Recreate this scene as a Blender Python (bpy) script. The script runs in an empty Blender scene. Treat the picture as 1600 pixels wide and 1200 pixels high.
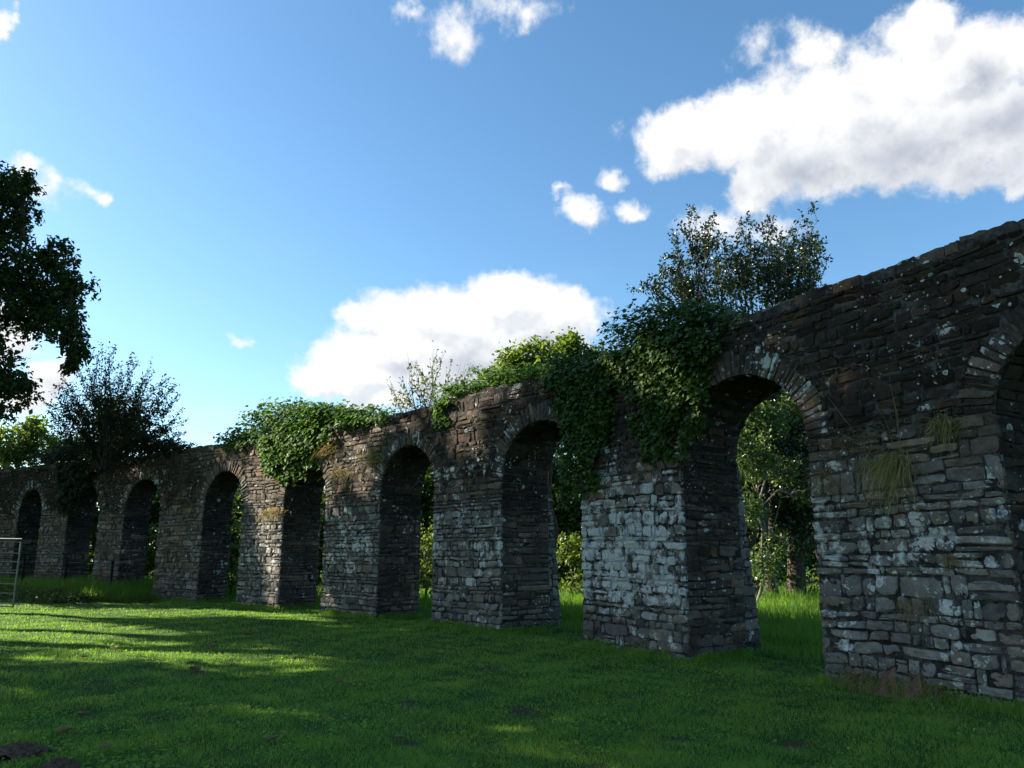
import bpy, math, random
import numpy as np
from mathutils import Vector
R = np.random.default_rng(7)
sc = bpy.context.scene
COL = sc.collection
rad = math.radians

# ------------------------------------------------------------------ camera
F, PITCH, H = 1232.0, rad(12.1), 1.6
cam = bpy.data.cameras.new('camera'); camo = bpy.data.objects.new('camera', cam); COL.objects.link(camo)
cam.sensor_width = 36; cam.lens = 36 * F / 1600; cam.clip_end = 5000; cam.clip_start = 0.05
camo.location = (0, 0, H); camo.rotation_euler = (math.pi / 2 + PITCH, 0, 0)
sc.camera = camo

def ray(px, py):
    x = (np.asarray(px, float) - 800) / F; y = -(np.asarray(py, float) - 600) / F
    return np.stack([x, math.cos(PITCH) - y * math.sin(PITCH), math.sin(PITCH) + y * math.cos(PITCH)], -1)
def at(px, py, Y):
    d = ray(px, py); return np.array([0, 0, H]) + d * (Y / d[..., 1:2])
def on_ground(px, py, z=0.0):
    d = ray(px, py); return np.array([0, 0, H]) + d * ((z - H) / d[..., 2:3])

# ------------------------------------------------------------------ sun
SAZ, SEL = rad(-74), rad(27)
U = np.array([math.sin(SAZ) * math.cos(SEL), math.cos(SAZ) * math.cos(SEL), math.sin(SEL)])
UH = np.array([math.sin(SAZ), math.cos(SAZ), 0]); E1 = np.array([-UH[1], UH[0], 0]) * -1
E1 = np.array([math.cos(SAZ), -math.sin(SAZ), 0])
E2 = np.cross(U, E1)
sl = bpy.data.lights.new('sun', 'SUN'); so = bpy.data.objects.new('sun', sl); COL.objects.link(so)
sl.energy = 5.0; sl.angle = rad(0.53); sl.color = (1.0, 0.9, 0.74)
so.rotation_euler = Vector(U).to_track_quat('Z', 'Y').to_euler()
sc.view_settings.view_transform = 'Standard'; sc.view_settings.look = 'None'
sc.view_settings.exposure = 1.7; sc.view_settings.gamma = 1

# ------------------------------------------------------------------ node helpers
class NT:
    def __init__(s, tree): s.t = tree
    def n(s, typ, **kw):
        nd = s.t.nodes.new(typ)
        for k, v in kw.items():
            if k.startswith('i_'): nd.inputs[k[2:]].default_value = v
            else: setattr(nd, k, v)
        return nd
    def l(s, a, b): s.t.links.new(a, b)
    def put(s, sock, v):
        if isinstance(v, (int, float, tuple, list)): sock.default_value = v
        else: s.l(v, sock)
    def m(s, op, a, b=None, c=None, clamp=False):
        nd = s.t.nodes.new('ShaderNodeMath'); nd.operation = op; nd.use_clamp = clamp
        for i, v in enumerate((a, b, c)):
            if v is not None: s.put(nd.inputs[i], v)
        return nd.outputs[0]
    def vm(s, op, a, b=None, sc_=None):
        nd = s.t.nodes.new('ShaderNodeVectorMath'); nd.operation = op
        s.put(nd.inputs[0], a)
        if b is not None: s.put(nd.inputs[1], b)
        if sc_ is not None: s.put(nd.inputs['Scale'], sc_)
        return nd.outputs['Value' if op in ('LENGTH', 'DOT_PRODUCT', 'DISTANCE') else 'Vector']
    def mix(s, f, a, b, blend='MIX'):
        nd = s.t.nodes.new('ShaderNodeMix'); nd.data_type = 'RGBA'; nd.blend_type = blend
        s.put(nd.inputs['Factor'], f)
        for k, v in ((6, a), (7, b)): s.put(nd.inputs[k], v + (1,) if isinstance(v, tuple) and len(v) == 3 else v)
        return nd.outputs[2]
    def rng(s, v, a, b, c=0.0, d=1.0, smooth=True):
        nd = s.t.nodes.new('ShaderNodeMapRange'); nd.interpolation_type = 'SMOOTHSTEP' if smooth else 'LINEAR'
        s.put(nd.inputs[0], v); nd.inputs[1].default_value = a; nd.inputs[2].default_value = b
        nd.inputs[3].default_value = c; nd.inputs[4].default_value = d
        return nd.outputs[0]
    def noise(s, vec, scale, detail=4, rough=.55, dim='3D'):
        nd = s.t.nodes.new('ShaderNodeTexNoise'); nd.noise_dimensions = dim
        if vec is not None: s.l(vec, nd.inputs['Vector'])
        nd.inputs['Scale'].default_value = scale; nd.inputs['Detail'].default_value = detail; nd.inputs['Roughness'].default_value = rough
        return nd.outputs['Fac']
    def ramp(s, f, stops):
        nd = s.t.nodes.new('ShaderNodeValToRGB'); s.l(f, nd.inputs[0])
        el = nd.color_ramp.elements
        while len(el) < len(stops): el.new(0.5)
        for e, (p, c) in zip(el, stops): e.position = p; e.color = c + (1,)
        return nd.outputs[0]

def new_mat(name):
    m = bpy.data.materials.new(name); m.use_nodes = True; m.node_tree.nodes.clear()
    t = NT(m.node_tree); out = t.n('ShaderNodeOutputMaterial')
    return m, t, out
def principled(t, out, color, rough=.9, normal=None, spec=.3):
    b = t.n('ShaderNodeBsdfPrincipled'); t.put(b.inputs['Base Color'], color + (1,) if isinstance(color, tuple) else color)
    t.put(b.inputs['Roughness'], rough); t.put(b.inputs['Specular IOR Level'], spec)
    if normal is not None: t.l(normal, b.inputs['Normal'])
    t.l(b.outputs[0], out.inputs[0]); return b
def bump(t, h, dist=.02, strength=1.0):
    b = t.n('ShaderNodeBump'); t.l(h, b.inputs['Height']); b.inputs['Distance'].default_value = dist; b.inputs['Strength'].default_value = strength
    return b.outputs[0]

# stone: per-stone tone, dark weathered crust above the springing, shade painted into jambs and left piers, lichen crusts and round lichen spots
def stone_material(name='rubble_stone'):
    m, t, out = new_mat(name)
    pos = t.n('ShaderNodeNewGeometry').outputs['Position']
    rnd = t.n('ShaderNodeNewGeometry').outputs['Random Per Island']
    lich = t.n('ShaderNodeAttribute', attribute_name='lichen').outputs['Fac']
    crust = t.n('ShaderNodeAttribute', attribute_name='crust').outputs['Fac']
    n1 = t.noise(pos, 9, 6, .65); n2 = t.noise(pos, 45, 5, .7); n3 = t.noise(pos, 1.1, 4, .6)
    grey = t.ramp(rnd, [(0, (.085, .08, .075)), (.3, (.17, .163, .152)), (.55, (.24, .23, .212)), (.75, (.135, .126, .115)), (.9, (.195, .162, .13)), (1, (.31, .30, .278))])
    brown = t.ramp(rnd, [(0, (.07, .054, .044)), (.35, (.15, .12, .095)), (.7, (.10, .083, .07)), (.85, (.22, .15, .10)), (1, (.21, .175, .14))])
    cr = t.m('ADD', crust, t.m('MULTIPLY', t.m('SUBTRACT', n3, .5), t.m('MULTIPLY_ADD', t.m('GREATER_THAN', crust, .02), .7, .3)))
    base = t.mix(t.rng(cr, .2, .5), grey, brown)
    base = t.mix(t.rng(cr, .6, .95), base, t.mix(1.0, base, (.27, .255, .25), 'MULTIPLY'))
    base = t.mix(t.rng(n1, .3, .75, 0, .75), base, t.mix(1.0, base, (.42, .40, .38), 'MULTIPLY'))
    base = t.mix(t.rng(n2, .45, .75, 0, .55), base, t.mix(1.0, base, (1.7, 1.65, 1.5), 'MULTIPLY'))
    # mossy dark tint near the foot, ochre lichen in places
    n5 = t.noise(pos, 2.6, 5, .65)
    base = t.mix(t.rng(n5, .62, .74, 0, .55), base, (.20, .105, .045))
    # crusty pale lichen
    warp = t.vm('ADD', pos, t.vm('SCALE', t.n('ShaderNodeTexNoise', i_Scale=14.0).outputs['Color'], sc_=.06))
    nl = t.noise(warp, 4.2, 8, .68); nl2 = t.noise(warp, 1.3, 3, .5)
    lv = t.m('ADD', t.m('ADD', nl, t.m('MULTIPLY', nl2, .35)), t.m('MULTIPLY', lich, .34))
    lmask = t.rng(lv, .88, .96)
    lcol = t.mix(t.rng(n2, .35, .7), (.32, .345, .34), (.66, .68, .65))
    base = t.mix(t.m('MULTIPLY', lmask, .9), base, lcol)
    # round spots
    for scl, rmax, off in ((7.0, .30, 0.0), (13.0, .28, 3.7), (24.0, .3, 9.1)):
        v = t.n('ShaderNodeTexVoronoi'); t.l(t.vm('ADD', warp, (off, off, off)), v.inputs['Vector']); v.inputs['Scale'].default_value = scl
        c = t.n('ShaderNodeSeparateColor'); t.l(v.outputs['Color'], c.inputs[0])
        amt = t.m('ADD', t.m('MULTIPLY', lich, .45), .10)
        r = t.m('MULTIPLY', t.m('LESS_THAN', c.outputs[0], amt), t.m('MULTIPLY', t.m('MULTIPLY_ADD', t.m('POWER', c.outputs[1], 1.6), rmax * 1.5, .07), t.rng(nl2, .38, .58)))
        sp = t.m('SUBTRACT', r, v.outputs['Distance'])
        core = t.rng(sp, 0, .05)
        ringd = t.m('MULTIPLY', core, t.rng(sp, .05, .20, 1, .5))
        base = t.mix(t.m('MULTIPLY', ringd, .92), base, (.50, .54, .53))
    h = t.m('ADD', t.m('MULTIPLY', n1, .7), t.m('MULTIPLY', n2, .35))
    principled(t, out, base, .93, bump(t, h, .035, .9), .15)
    return m
M_STONE = stone_material()

def mortar_material():
    m, t, out = new_mat('old_mortar')
    pos = t.n('ShaderNodeNewGeometry').outputs['Position']
    n = t.noise(pos, 14, 6, .7); n2 = t.noise(pos, 2.2, 4, .6)
    c = t.mix(t.rng(n2, .4, .65), (.04, .039, .037), (.115, .112, .105))
    c = t.mix(t.rng(n, .35, .7), t.mix(1., c, (.35, .34, .33), 'MULTIPLY'), c)
    lich = t.n('ShaderNodeAttribute', attribute_name='lichen').outputs['Fac']
    warp = t.vm('ADD', pos, t.vm('SCALE', t.n('ShaderNodeTexNoise', i_Scale=14.0).outputs['Color'], sc_=.06))
    lv = t.m('ADD', t.m('ADD', t.noise(warp, 4.2, 8, .68), t.m('MULTIPLY', t.noise(warp, 1.3, 3, .5), .35)), t.m('MULTIPLY', lich, .34))
    c = t.mix(t.m('MULTIPLY', t.rng(lv, .92, 1.0), .75), c, (.40, .42, .41))
    principled(t, out, c, .95, bump(t, n, .04, 1.0), .1); return m
M_MORTAR = mortar_material()

def leaf_material(name, c0, c1, trans=.35, rough=.45, spec=.4, patchy=False):
    m, t, out = new_mat(name)
    rnd = t.n('ShaderNodeNewGeometry').outputs['Random Per Island']
    mid = tuple((a + b) / 2 for a, b in zip(c0, c1))
    col = t.ramp(rnd, [(0, c0), (.5, mid), (1, c1)])
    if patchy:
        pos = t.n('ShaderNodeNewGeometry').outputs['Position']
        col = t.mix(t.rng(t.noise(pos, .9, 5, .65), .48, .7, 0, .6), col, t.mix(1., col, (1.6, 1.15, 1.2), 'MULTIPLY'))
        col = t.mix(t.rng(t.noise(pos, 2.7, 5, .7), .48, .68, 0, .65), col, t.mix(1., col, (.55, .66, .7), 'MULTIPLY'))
    b = t.n('ShaderNodeBsdfPrincipled'); t.l(col, b.inputs['Base Color']); b.inputs['Roughness'].default_value = rough
    b.inputs['Specular IOR Level'].default_value = spec
    tr = t.n('ShaderNodeBsdfTranslucent'); t.l(t.mix(1., col, (1.6, 1.7, .7), 'MULTIPLY'), tr.inputs[0])
    mx = t.n('ShaderNodeMixShader'); mx.inputs[0].default_value = trans
    t.l(b.outputs[0], mx.inputs[1]); t.l(tr.outputs[0], mx.inputs[2]); t.l(mx.outputs[0], out.inputs[0]); return m
M_OAK = leaf_material('oak_leaf', (.02, .034, .010), (.048, .075, .018), .22, .6, .2)
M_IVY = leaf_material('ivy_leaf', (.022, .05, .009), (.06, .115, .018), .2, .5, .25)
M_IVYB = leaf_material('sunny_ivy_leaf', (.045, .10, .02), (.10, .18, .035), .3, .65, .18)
M_HOLLY = leaf_material('holly_leaf', (.016, .030, .011), (.038, .062, .024), .12, .34, .5)
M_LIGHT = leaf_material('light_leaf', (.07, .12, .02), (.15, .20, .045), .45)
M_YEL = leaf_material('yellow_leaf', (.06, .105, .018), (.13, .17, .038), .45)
M_SHRUB = leaf_material('willow_leaf', (.015, .024, .012), (.032, .048, .02), .12, .65, .12)
M_SAPL = leaf_material('sapling_leaf', (.05, .075, .03), (.12, .14, .06), .35)
M_HEDGE = leaf_material('hedge_leaf', (.03, .06, .015), (.075, .12, .03), .3)
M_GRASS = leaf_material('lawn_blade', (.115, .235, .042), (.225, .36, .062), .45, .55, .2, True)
M_UNDER = leaf_material('understory_leaf', (.045, .085, .024), (.11, .17, .05), .3, .38, .5)
M_LONG = leaf_material('meadow_blade', (.055, .14, .018), (.15, .25, .045), .5, .55, .2)
M_DRY = leaf_material('dry_blade', (.15, .115, .05), (.36, .27, .14), .3, .7, .1)
M_TUFT = leaf_material('tuft_blade', (.15, .14, .04), (.34, .29, .12), .3, .6, .2)
M_LITTER = leaf_material('fallen_leaf', (.14, .085, .045), (.30, .21, .12), .1, .7, .2)

def bark_material(name, a, b):
    m, t, out = new_mat(name); pos = t.n('ShaderNodeNewGeometry').outputs['Position']
    mp = t.n('ShaderNodeMapping'); t.l(pos, mp.inputs[0]); mp.inputs['Scale'].default_value = (14, 14, 3)
    n = t.noise(mp.outputs[0], 1.5, 6, .65)
    principled(t, out, t.ramp(n, [(.3, a), (.7, b)]), .9, bump(t, n, .03), .2); return m
M_BARK = bark_material('bark', (.025, .02, .016), (.09, .075, .06))
M_PALE = bark_material('pale_bark', (.07, .063, .052), (.22, .20, .165))
M_TWIG = bark_material('twig_bark', (.03, .024, .02), (.07, .055, .045))

def ground_material():
    m, t, out = new_mat('turf'); pos = t.n('ShaderNodeNewGeometry').outputs['Position']
    n = t.noise(pos, 1.3, 5, .6); n2 = t.noise(pos, 30, 5, .7); n3 = t.noise(pos, .35, 3, .5)
    c = t.mix(t.rng(n, .35, .65), (.03, .072, .012), (.055, .12, .02))
    c = t.mix(t.rng(n2, .5, .72, 0, .8), c, (.02, .03, .008))
    c = t.mix(t.rng(n3, .55, .75, 0, .35), c, (.09, .11, .02))
    wp = t.vm('ADD', pos, t.vm('SCALE', t.vm('SUBTRACT', t.n('ShaderNodeTexNoise', i_Scale=5.0, i_Detail=5.0).outputs['Color'], (.5, .5, .5)), sc_=.35))
    for (bx, by, br) in BARE:
        dd = t.vm('LENGTH', t.vm('MULTIPLY', t.vm('SUBTRACT', wp, (bx, by, 0)), (1, 1, 0)))
        c = t.mix(t.rng(dd, br, br * .55, 0, .85), c, (.075, .055, .035))
    principled(t, out, c, .95, bump(t, n2, .03), .1); return m
BARE = [tuple(on_ground(px, py)[:2]) + (r,) for px, py, r in [(815, 1110, .22), (1052, 1152, .16), (640, 1100, .2), (308, 1050, .3), (640, 1157, .1), (765, 1045, .25), (150, 1068, .2), (1240, 1160, .16), (930, 1195, .15), (480, 1010, .3), (365, 1000, .25), (700, 1015, .25)]]
M_GROUND = ground_material()
def soil_material():
    m, t, out = new_mat('loose_soil'); pos = t.n('ShaderNodeNewGeometry').outputs['Position']
    n = t.noise(pos, 28, 6, .7); n2 = t.noise(pos, 110, 4, .7)
    principled(t, out, t.ramp(n, [(.3, (.085, .048, .03)), (.7, (.25, .15, .095))]), .95, bump(t, t.m('ADD', n, t.m('MULTIPLY', n2, .5)), .025), .1); return m
M_SOIL = soil_material()
def metal_material():
    m, t, out = new_mat('galvanised_steel'); pos = t.n('ShaderNodeNewGeometry').outputs['Position']
    n = t.noise(pos, 25, 4, .6)
    b = principled(t, out, t.ramp(n, [(.3, (.08, .08, .077)), (.7, (.19, .19, .185))]), .5, None, .5); b.inputs['Metallic'].default_value = .6; return m
M_METAL = metal_material()
def wood_material():
    m, t, out = new_mat('dark_timber'); pos = t.n('ShaderNodeNewGeometry').outputs['Position']
    mp = t.n('ShaderNodeMapping'); t.l(pos, mp.inputs[0]); mp.inputs['Scale'].default_value = (20, 20, 1.5)
    n = t.noise(mp.outputs[0], 1.5, 5, .6)
    principled(t, out, t.ramp(n, [(.3, (.006, .0055, .005)), (.7, (.02, .017, .015))]), .85, bump(t, n, .01), .2); return m
M_WOOD = wood_material()

# ------------------------------------------------------------------ mesh accumulation
class MB:
    def __init__(s): s.v = []; s.f = []; s.n = 0; s.attr = {}; s.mi = []
    def add(s, v, f, mi=0, **attr):
        v = np.asarray(v, float).reshape(-1, 3); f = np.asarray(f, np.int64)
        s.v.append(v); s.f.append(f + s.n); s.mi.append((len(f), mi))
        for k, a in attr.items():
            s.attr.setdefault(k, []).append((s.n, np.broadcast_to(np.asarray(a, float), (len(v),))))
        s.n += len(v)
    def build(s, name, mats, parent=None, origin=None, smooth=True, sharp=False):
        me = bpy.data.meshes.new(name)
        v = np.concatenate(s.v) if s.v else np.zeros((0, 3))
        o = bpy.data.objects.new(name, me)
        org = np.zeros(3) if origin is None else np.asarray(origin, float)
        if parent is not None: org = np.array(parent.get('_o', (0, 0, 0)))
        v = v - org
        me.vertices.add(len(v)); me.vertices.foreach_set('co', v.astype(np.float32).ravel())
        tot = np.concatenate([np.full(len(f), f.shape[1]) for f in s.f]); loops = np.concatenate([f.ravel() for f in s.f])
        me.loops.add(len(loops)); me.loops.foreach_set('vertex_index', loops.astype(np.int32))
        me.polygons.add(len(tot)); st = np.concatenate([[0], np.cumsum(tot)[:-1]])
        me.polygons.foreach_set('loop_start', st.astype(np.int32))
        me.polygons.foreach_set('material_index', np.concatenate([np.full(a, b) for a, b in s.mi]).astype(np.int32))
        me.polygons.foreach_set('use_smooth', np.full(len(tot), smooth))
        for k, lst in s.attr.items():
            arr = np.zeros(len(v), np.float32)
            for st_, a in lst: arr[st_:st_ + len(a)] = a
            me.attributes.new(k, 'FLOAT', 'POINT').data.foreach_set('value', arr)
        me.update(calc_edges=True); me.validate()
        if sharp: me.set_sharp_from_angle(angle=rad(34))
        for m in (mats if isinstance(mats, (list, tuple)) else [mats]): me.materials.append(m)
        COL.objects.link(o)
        if parent is not None: o.parent = parent
        else: o.location = org
        return o
def tag(o, label=None, cat=None, group=None, kind=None):
    if label: o['label'] = label
    if cat: o['category'] = cat
    if group: o['group'] = group
    if kind: o['kind'] = kind
    return o
ROOTS = []
def thing(name, loc, label, cat, group=None):
    o = bpy.data.objects.new(name, None); COL.objects.link(o); o.location = tuple(loc); o.empty_display_size = .2
    o['_o'] = tuple(float(x) for x in loc); ROOTS.append(o)
    return tag(o, label, cat, group)

def tube(mb, pts, rads, sides=6, mi=0, cap=True):
    pts = np.asarray(pts, float); k = len(pts); rads = np.broadcast_to(np.asarray(rads, float), (k,))
    tn = np.gradient(pts, axis=0); tn /= np.linalg.norm(tn, axis=1, keepdims=True) + 1e-9
    ref = np.array([0, 0, 1.]) if abs(tn[:, 2]).mean() < .8 else np.array([1., 0, 0])
    a = np.cross(tn, ref); a /= np.linalg.norm(a, axis=1, keepdims=True) + 1e-9; b = np.cross(tn, a)
    ang = np.linspace(0, 2 * np.pi, sides, endpoint=False)
    v = pts[:, None] + rads[:, None, None] * (np.cos(ang)[None, :, None] * a[:, None] + np.sin(ang)[None, :, None] * b[:, None])
    i = np.arange(k - 1)[:, None] * sides; j = np.arange(sides)[None]; j2 = (j + 1) % sides
    f = np.stack([i + j, i + j2, i + sides + j2, i + sides + j], -1).reshape(-1, 4)
    mb.add(v, f, mi)
    if cap and sides == 4 or sides == 6:
        pass
def box(mb, lo, hi, mi=0):
    lo = np.array(lo, float); hi = np.array(hi, float)
    v = np.array([[(lo, hi)[(i >> k) & 1][k] for k in range(3)] for i in range(8)])
    mb.add(v, [[0, 2, 3, 1], [4, 5, 7, 6], [0, 1, 5, 4], [2, 6, 7, 3], [0, 4, 6, 2], [1, 3, 7, 5]], mi)
def curve(p0, p1, sag=0., wob=.0, k=7, rng=R):
    t = np.linspace(0, 1, k)[:, None]; p0 = np.asarray(p0, float); p1 = np.asarray(p1, float)
    p = p0 + (p1 - p0) * t
    p[:, 2] += sag * 4 * (t * (1 - t))[:, 0]
    L = np.linalg.norm(p1 - p0)
    w = rng.normal(0, 1, (k, 3)) * wob * L; w[0] = 0; w[-1] = 0
    return p + w

def leaves(mb, pos, size, rng, up=.3, droop=.2, shape='d', outward=None, aspect=.55, mi=0):
    pos = np.asarray(pos, float); n = len(pos)
    if n == 0: return
    size = np.broadcast_to(np.asarray(size, float), (n,)) * rng.uniform(.6, 1.35, n)
    nr = rng.normal(0, 1, (n, 3)); nr[:, 2] = abs(nr[:, 2]) * (.6 + up) + up
    if outward is not None: nr = nr * .55 + outward * 1.0
    nr /= np.linalg.norm(nr, axis=1, keepdims=True)
    d = rng.normal(0, 1, (n, 3)); d[:, 2] -= droop * 2
    d -= nr * (d * nr).sum(1, keepdims=True); d /= np.linalg.norm(d, axis=1, keepdims=True) + 1e-9
    s = np.cross(nr, d); S = size[:, None]; w = S * aspect
    fold = rng.uniform(.05, .22, n)[:, None]
    if shape == 'd':
        v = np.stack([pos, pos + d * S * .5 + s * w * .5 + nr * S * fold, pos + d * S - nr * S * .08, pos + d * S * .5 - s * w * .5 + nr * S * fold], 1)
        b = np.arange(n)[:, None] * 4
        f = np.concatenate([b + [0, 1, 2], b + [0, 2, 3]])
    else:
        v = np.stack([pos, pos + d * S * .12 + s * w * .55 + nr * S * fold, pos + d * S * .5 + s * w * .42 + nr * S * fold * .6, pos + d * S - nr * S * .1,
                      pos + d * S * .5 - s * w * .42 + nr * S * fold * .6, pos + d * S * .12 - s * w * .55 + nr * S * fold], 1)
        b = np.arange(n)[:, None] * 6
        f = np.concatenate([b + [0, 1, 2, 3], b + [0, 3, 4, 5]])
    mb.add(v, f, mi)
def blades(mb, pos, h, w, rng, lean=.4, mi=0, bend=True, dirv=None):
    pos = np.asarray(pos, float); n = len(pos)
    h = np.broadcast_to(np.asarray(h, float), (n,))[:, None] * rng.uniform(.6, 1.3, (n, 1)); w = np.broadcast_to(np.asarray(w, float), (n,))[:, None]
    a = rng.uniform(0, 2 * np.pi, n); sd = np.stack([np.cos(a), np.sin(a), np.zeros(n)], 1) * w * .5
    l = rng.normal(0, lean, (n, 3)); l[:, 2] = 0
    if dirv is not None: l = l + dirv
    if bend:
        m = pos + l * h * .35 + np.array([0, 0, 1]) * h * .6; tip = pos + l * h * 1.1 + np.array([0, 0, 1]) * h * (1 - np.minimum(.6, (l ** 2).sum(1, keepdims=True) * .5))
        v = np.stack([pos - sd, pos + sd, m + sd * .75, m - sd * .75, tip], 1); b = np.arange(n)[:, None] * 5
        mb.add(v, b + [0, 1, 2, 3], mi)
        # tip triangles share the same vertices
        mb.f.append(b + [3, 2, 4] + (mb.n - 5 * n)); mb.mi.append((n, mi))
    else:
        tip = pos + l * h + np.array([0, 0, 1]) * h
        v = np.stack([pos - sd, pos + sd, tip], 1); mb.add(v, np.arange(n)[:, None] * 3 + [0, 1, 2], mi)

# ------------------------------------------------------------------ wall path (front face line in plan), s runs from right/near to left/far
S_ = np.linspace(-9, 48, 2281); hd = .465767 + .0213386 * np.maximum(S_, -9) - .000124049 * S_ ** 2
TX, TY = -np.sin(hd), np.cos(hd); ds = S_[1] - S_[0]
PX = np.concatenate([[0], np.cumsum((TX[1:] + TX[:-1]) / 2 * ds)]); PY = np.concatenate([[0], np.cumsum((TY[1:] + TY[:-1]) / 2 * ds)])
i0 = np.argmin(abs(S_)); PX += 5.500 - PX[i0]; PY += 7.877 - PY[i0]
def sm(x, a, b): t = np.clip((np.asarray(x, float) - a) / (b - a), 0, 1); return t * t * (3 - 2 * t)
def wall(s, z, d=0.0):
    """point at arc length s, height z, d metres out of the front face (negative: into the wall)"""
    s = np.asarray(s, float); x = np.interp(s, S_, PX); y = np.interp(s, S_, PY); h = np.interp(s, S_, hd)
    nx, ny = -np.cos(h), -np.sin(h); d = np.where(np.asarray(d) < 0, d * (1 - .22 * sm(s, 20, 26)), d)
    return np.stack(np.broadcast_arrays(x + nx * d, y + ny * d, np.asarray(z, float) + 0 * x), -1)
def wall_normal(s):
    h = np.interp(s, S_, hd); return np.stack([-np.cos(h), -np.sin(h), 0 * h], -1)
def px2wall(px, py):
    d = ray(px, py); d = d.reshape(-1, 3); out = []
    for q in d:
        cr = PX * q[1] - PY * q[0]
        k = np.where(np.sign(cr[:-1]) != np.sign(cr[1:]))[0]
        k = [i for i in k if PX[i] * q[0] + PY[i] * q[1] > 0]
        i = k[0] if k else (0 if q[0] > 0 else len(S_) - 2)
        f = cr[i] / (cr[i] - cr[i + 1]) if k else 0
        s = S_[i] + f * ds; x = np.interp(s, S_, PX); y = np.interp(s, S_, PY)
        dist = (x * q[0] + y * q[1]) / (q[0] ** 2 + q[1] ** 2)
        out.append((s, H + q[2] * dist))
    return np.array(out)
gx = np.arange(-45, 25.01, .25); gy = np.arange(-6, 60.01, .25); GX, GY = np.meshgrid(gx, gy, indexing='ij')
sub = slice(0, None, 8); D2 = np.full(GX.shape, 1e9); SI = np.zeros(GX.shape)
for x, y, s, h in zip(PX[sub], PY[sub], S_[sub], hd[sub]):
    q = (GX - x) ** 2 + (GY - y) ** 2; m_ = q < D2
    D2[m_] = q[m_]; SI[m_] = s
_h = np.interp(SI, S_, hd)
SD = (GX - np.interp(SI, S_, PX)) * -np.cos(_h) + (GY - np.interp(SI, S_, PY)) * -np.sin(_h)   # >0 in front
def grid_lookup(A, x, y):
    fx = np.clip((np.asarray(x) + 45) / .25, 0, len(gx) - 1.001); fy = np.clip((np.asarray(y) + 6) / .25, 0, len(gy) - 1.001)
    i = fx.astype(int); j = fy.astype(int); a = fx - i; b = fy - j
    return A[i, j] * (1 - a) * (1 - b) + A[i + 1, j] * a * (1 - b) + A[i, j + 1] * (1 - a) * b + A[i + 1, j + 1] * a * b
def gz(x, y):
    x = np.asarray(x, float); y = np.asarray(y, float)
    d = grid_lookup(SD, x, y); s = grid_lookup(SI, x, y)
    z = .03 * np.sin(x * .9 + 1) * np.sin(y * .7) + .012 * np.sin(x * 2.3 + y * 1.7) + .008 * np.sin(x * 4.1 - y * 3.3)
    z = z - .06 * np.exp(-((x - 1.9) ** 2 + (y - 12.3) ** 2) / 4)
    z = z + .32 * sm(-d, 3, 13)                                          # the meadow behind rises a little
    z = z + .30 * sm(s, 26.8, 30) * sm(-d, -3.2, -1.2) * (1 - sm(-d, 2, 5))  # rough bank at the left end
    return z

# ------------------------------------------------------------------ the arcade
ZT, THK, ZS, RISE = 5.13, 1.30, 3.10, 1.12
PIERS = [(-8.6, -6.3), (-3.95, -1.72), (.60, 3.11), (5.56, 8.06), (10.56, 13.04), (15.32, 17.87), (20.03, 22.28), (24.55, 27.18), (29.47, 31.1), (33.2, 35.0), (36.6, 38.8), (41.0, 43.4)]
OPEN = [(PIERS[i][1], PIERS[i + 1][0]) for i in range(len(PIERS) - 1)]
WSTART, WEND = -8.6, 43.4
LICH = [.5, .5, .50, .88, .58, .54, .50, .2, .15, .15, .15, .15]
def ztop(s): return ZT + .035 * np.sin(s * .8) + .02 * np.sin(s * 2.3 + 1) - .25 * sm(np.asarray(s, float), 30, 38) * 0
def zwarp(s, z): return z + (.022 * np.sin(.8 * s + .6 * z) + .009 * np.sin(2.3 * s + 2.1 + 1.3 * z)) * sm(z, .0, .8)

def courses(s0, s1, z0, z1, rng, hr=(.08, .26), wr=(.13, .6), cuts=None):
    out = []; z = z0
    while z < z1 - .03:
        h = min(rng.choice([rng.uniform(hr[0], (hr[0] + hr[1]) / 2), rng.uniform(*hr)]), z1 - z)
        if z1 - z - h < .05: h = z1 - z
        ivs = [(s0, s1)]
        if cuts:
            for (c, a, b, zs) in cuts:
                zz = z + h * .35 - zs
                if zz < 0 or zz > b: hw = 0 if zz > b else a
                else: hw = a * math.sqrt(1 - (zz / b) ** 2)
                if hw <= 0: continue
                nv = []
                for u, v in ivs:
                    if v <= c - hw or u >= c + hw: nv.append((u, v))
                    else:
                        if u < c - hw: nv.append((u, c - hw))
                        if v > c + hw: nv.append((c + hw, v))
                ivs = nv
        for u, v in ivs:
            x = u
            while x < v - .02:
                w = rng.uniform(*wr) * (.6 + .4 * h / hr[1]) * rng.choice([.5, .8, 1, 1.15, 1.6])
                if v - x - w < wr[0] * .7: w = v - x
                if w > .34 and h > .15 and rng.random() < .33:
                    k = rng.uniform(.35, .65); out.append((x, x + w, z, z + h * k)); out.append((x, x + w, z + h * k, z + h))
                elif w > .3 and h > .13 and rng.random() < .15:
                    k = rng.uniform(.3, .7); kk = rng.uniform(.35, .65)
                    out.append((x, x + w * k, z, z + h)); out.append((x + w * k, x + w, z, z + h * kk)); out.append((x + w * k, x + w, z + h * kk, z + h))
                else: out.append((x, x + w, z, z + h))
                x += w
        z += h
    out = np.array(out)
    if len(out):
        hh = out[:, 3] - out[:, 2]; j = rng.normal(0, .06, (len(out), 2)) * hh[:, None]; out[:, 2] += np.clip(j[:, 0], -.02, .02); out[:, 3] += np.clip(j[:, 1], -.02, .02)
    return out

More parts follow.
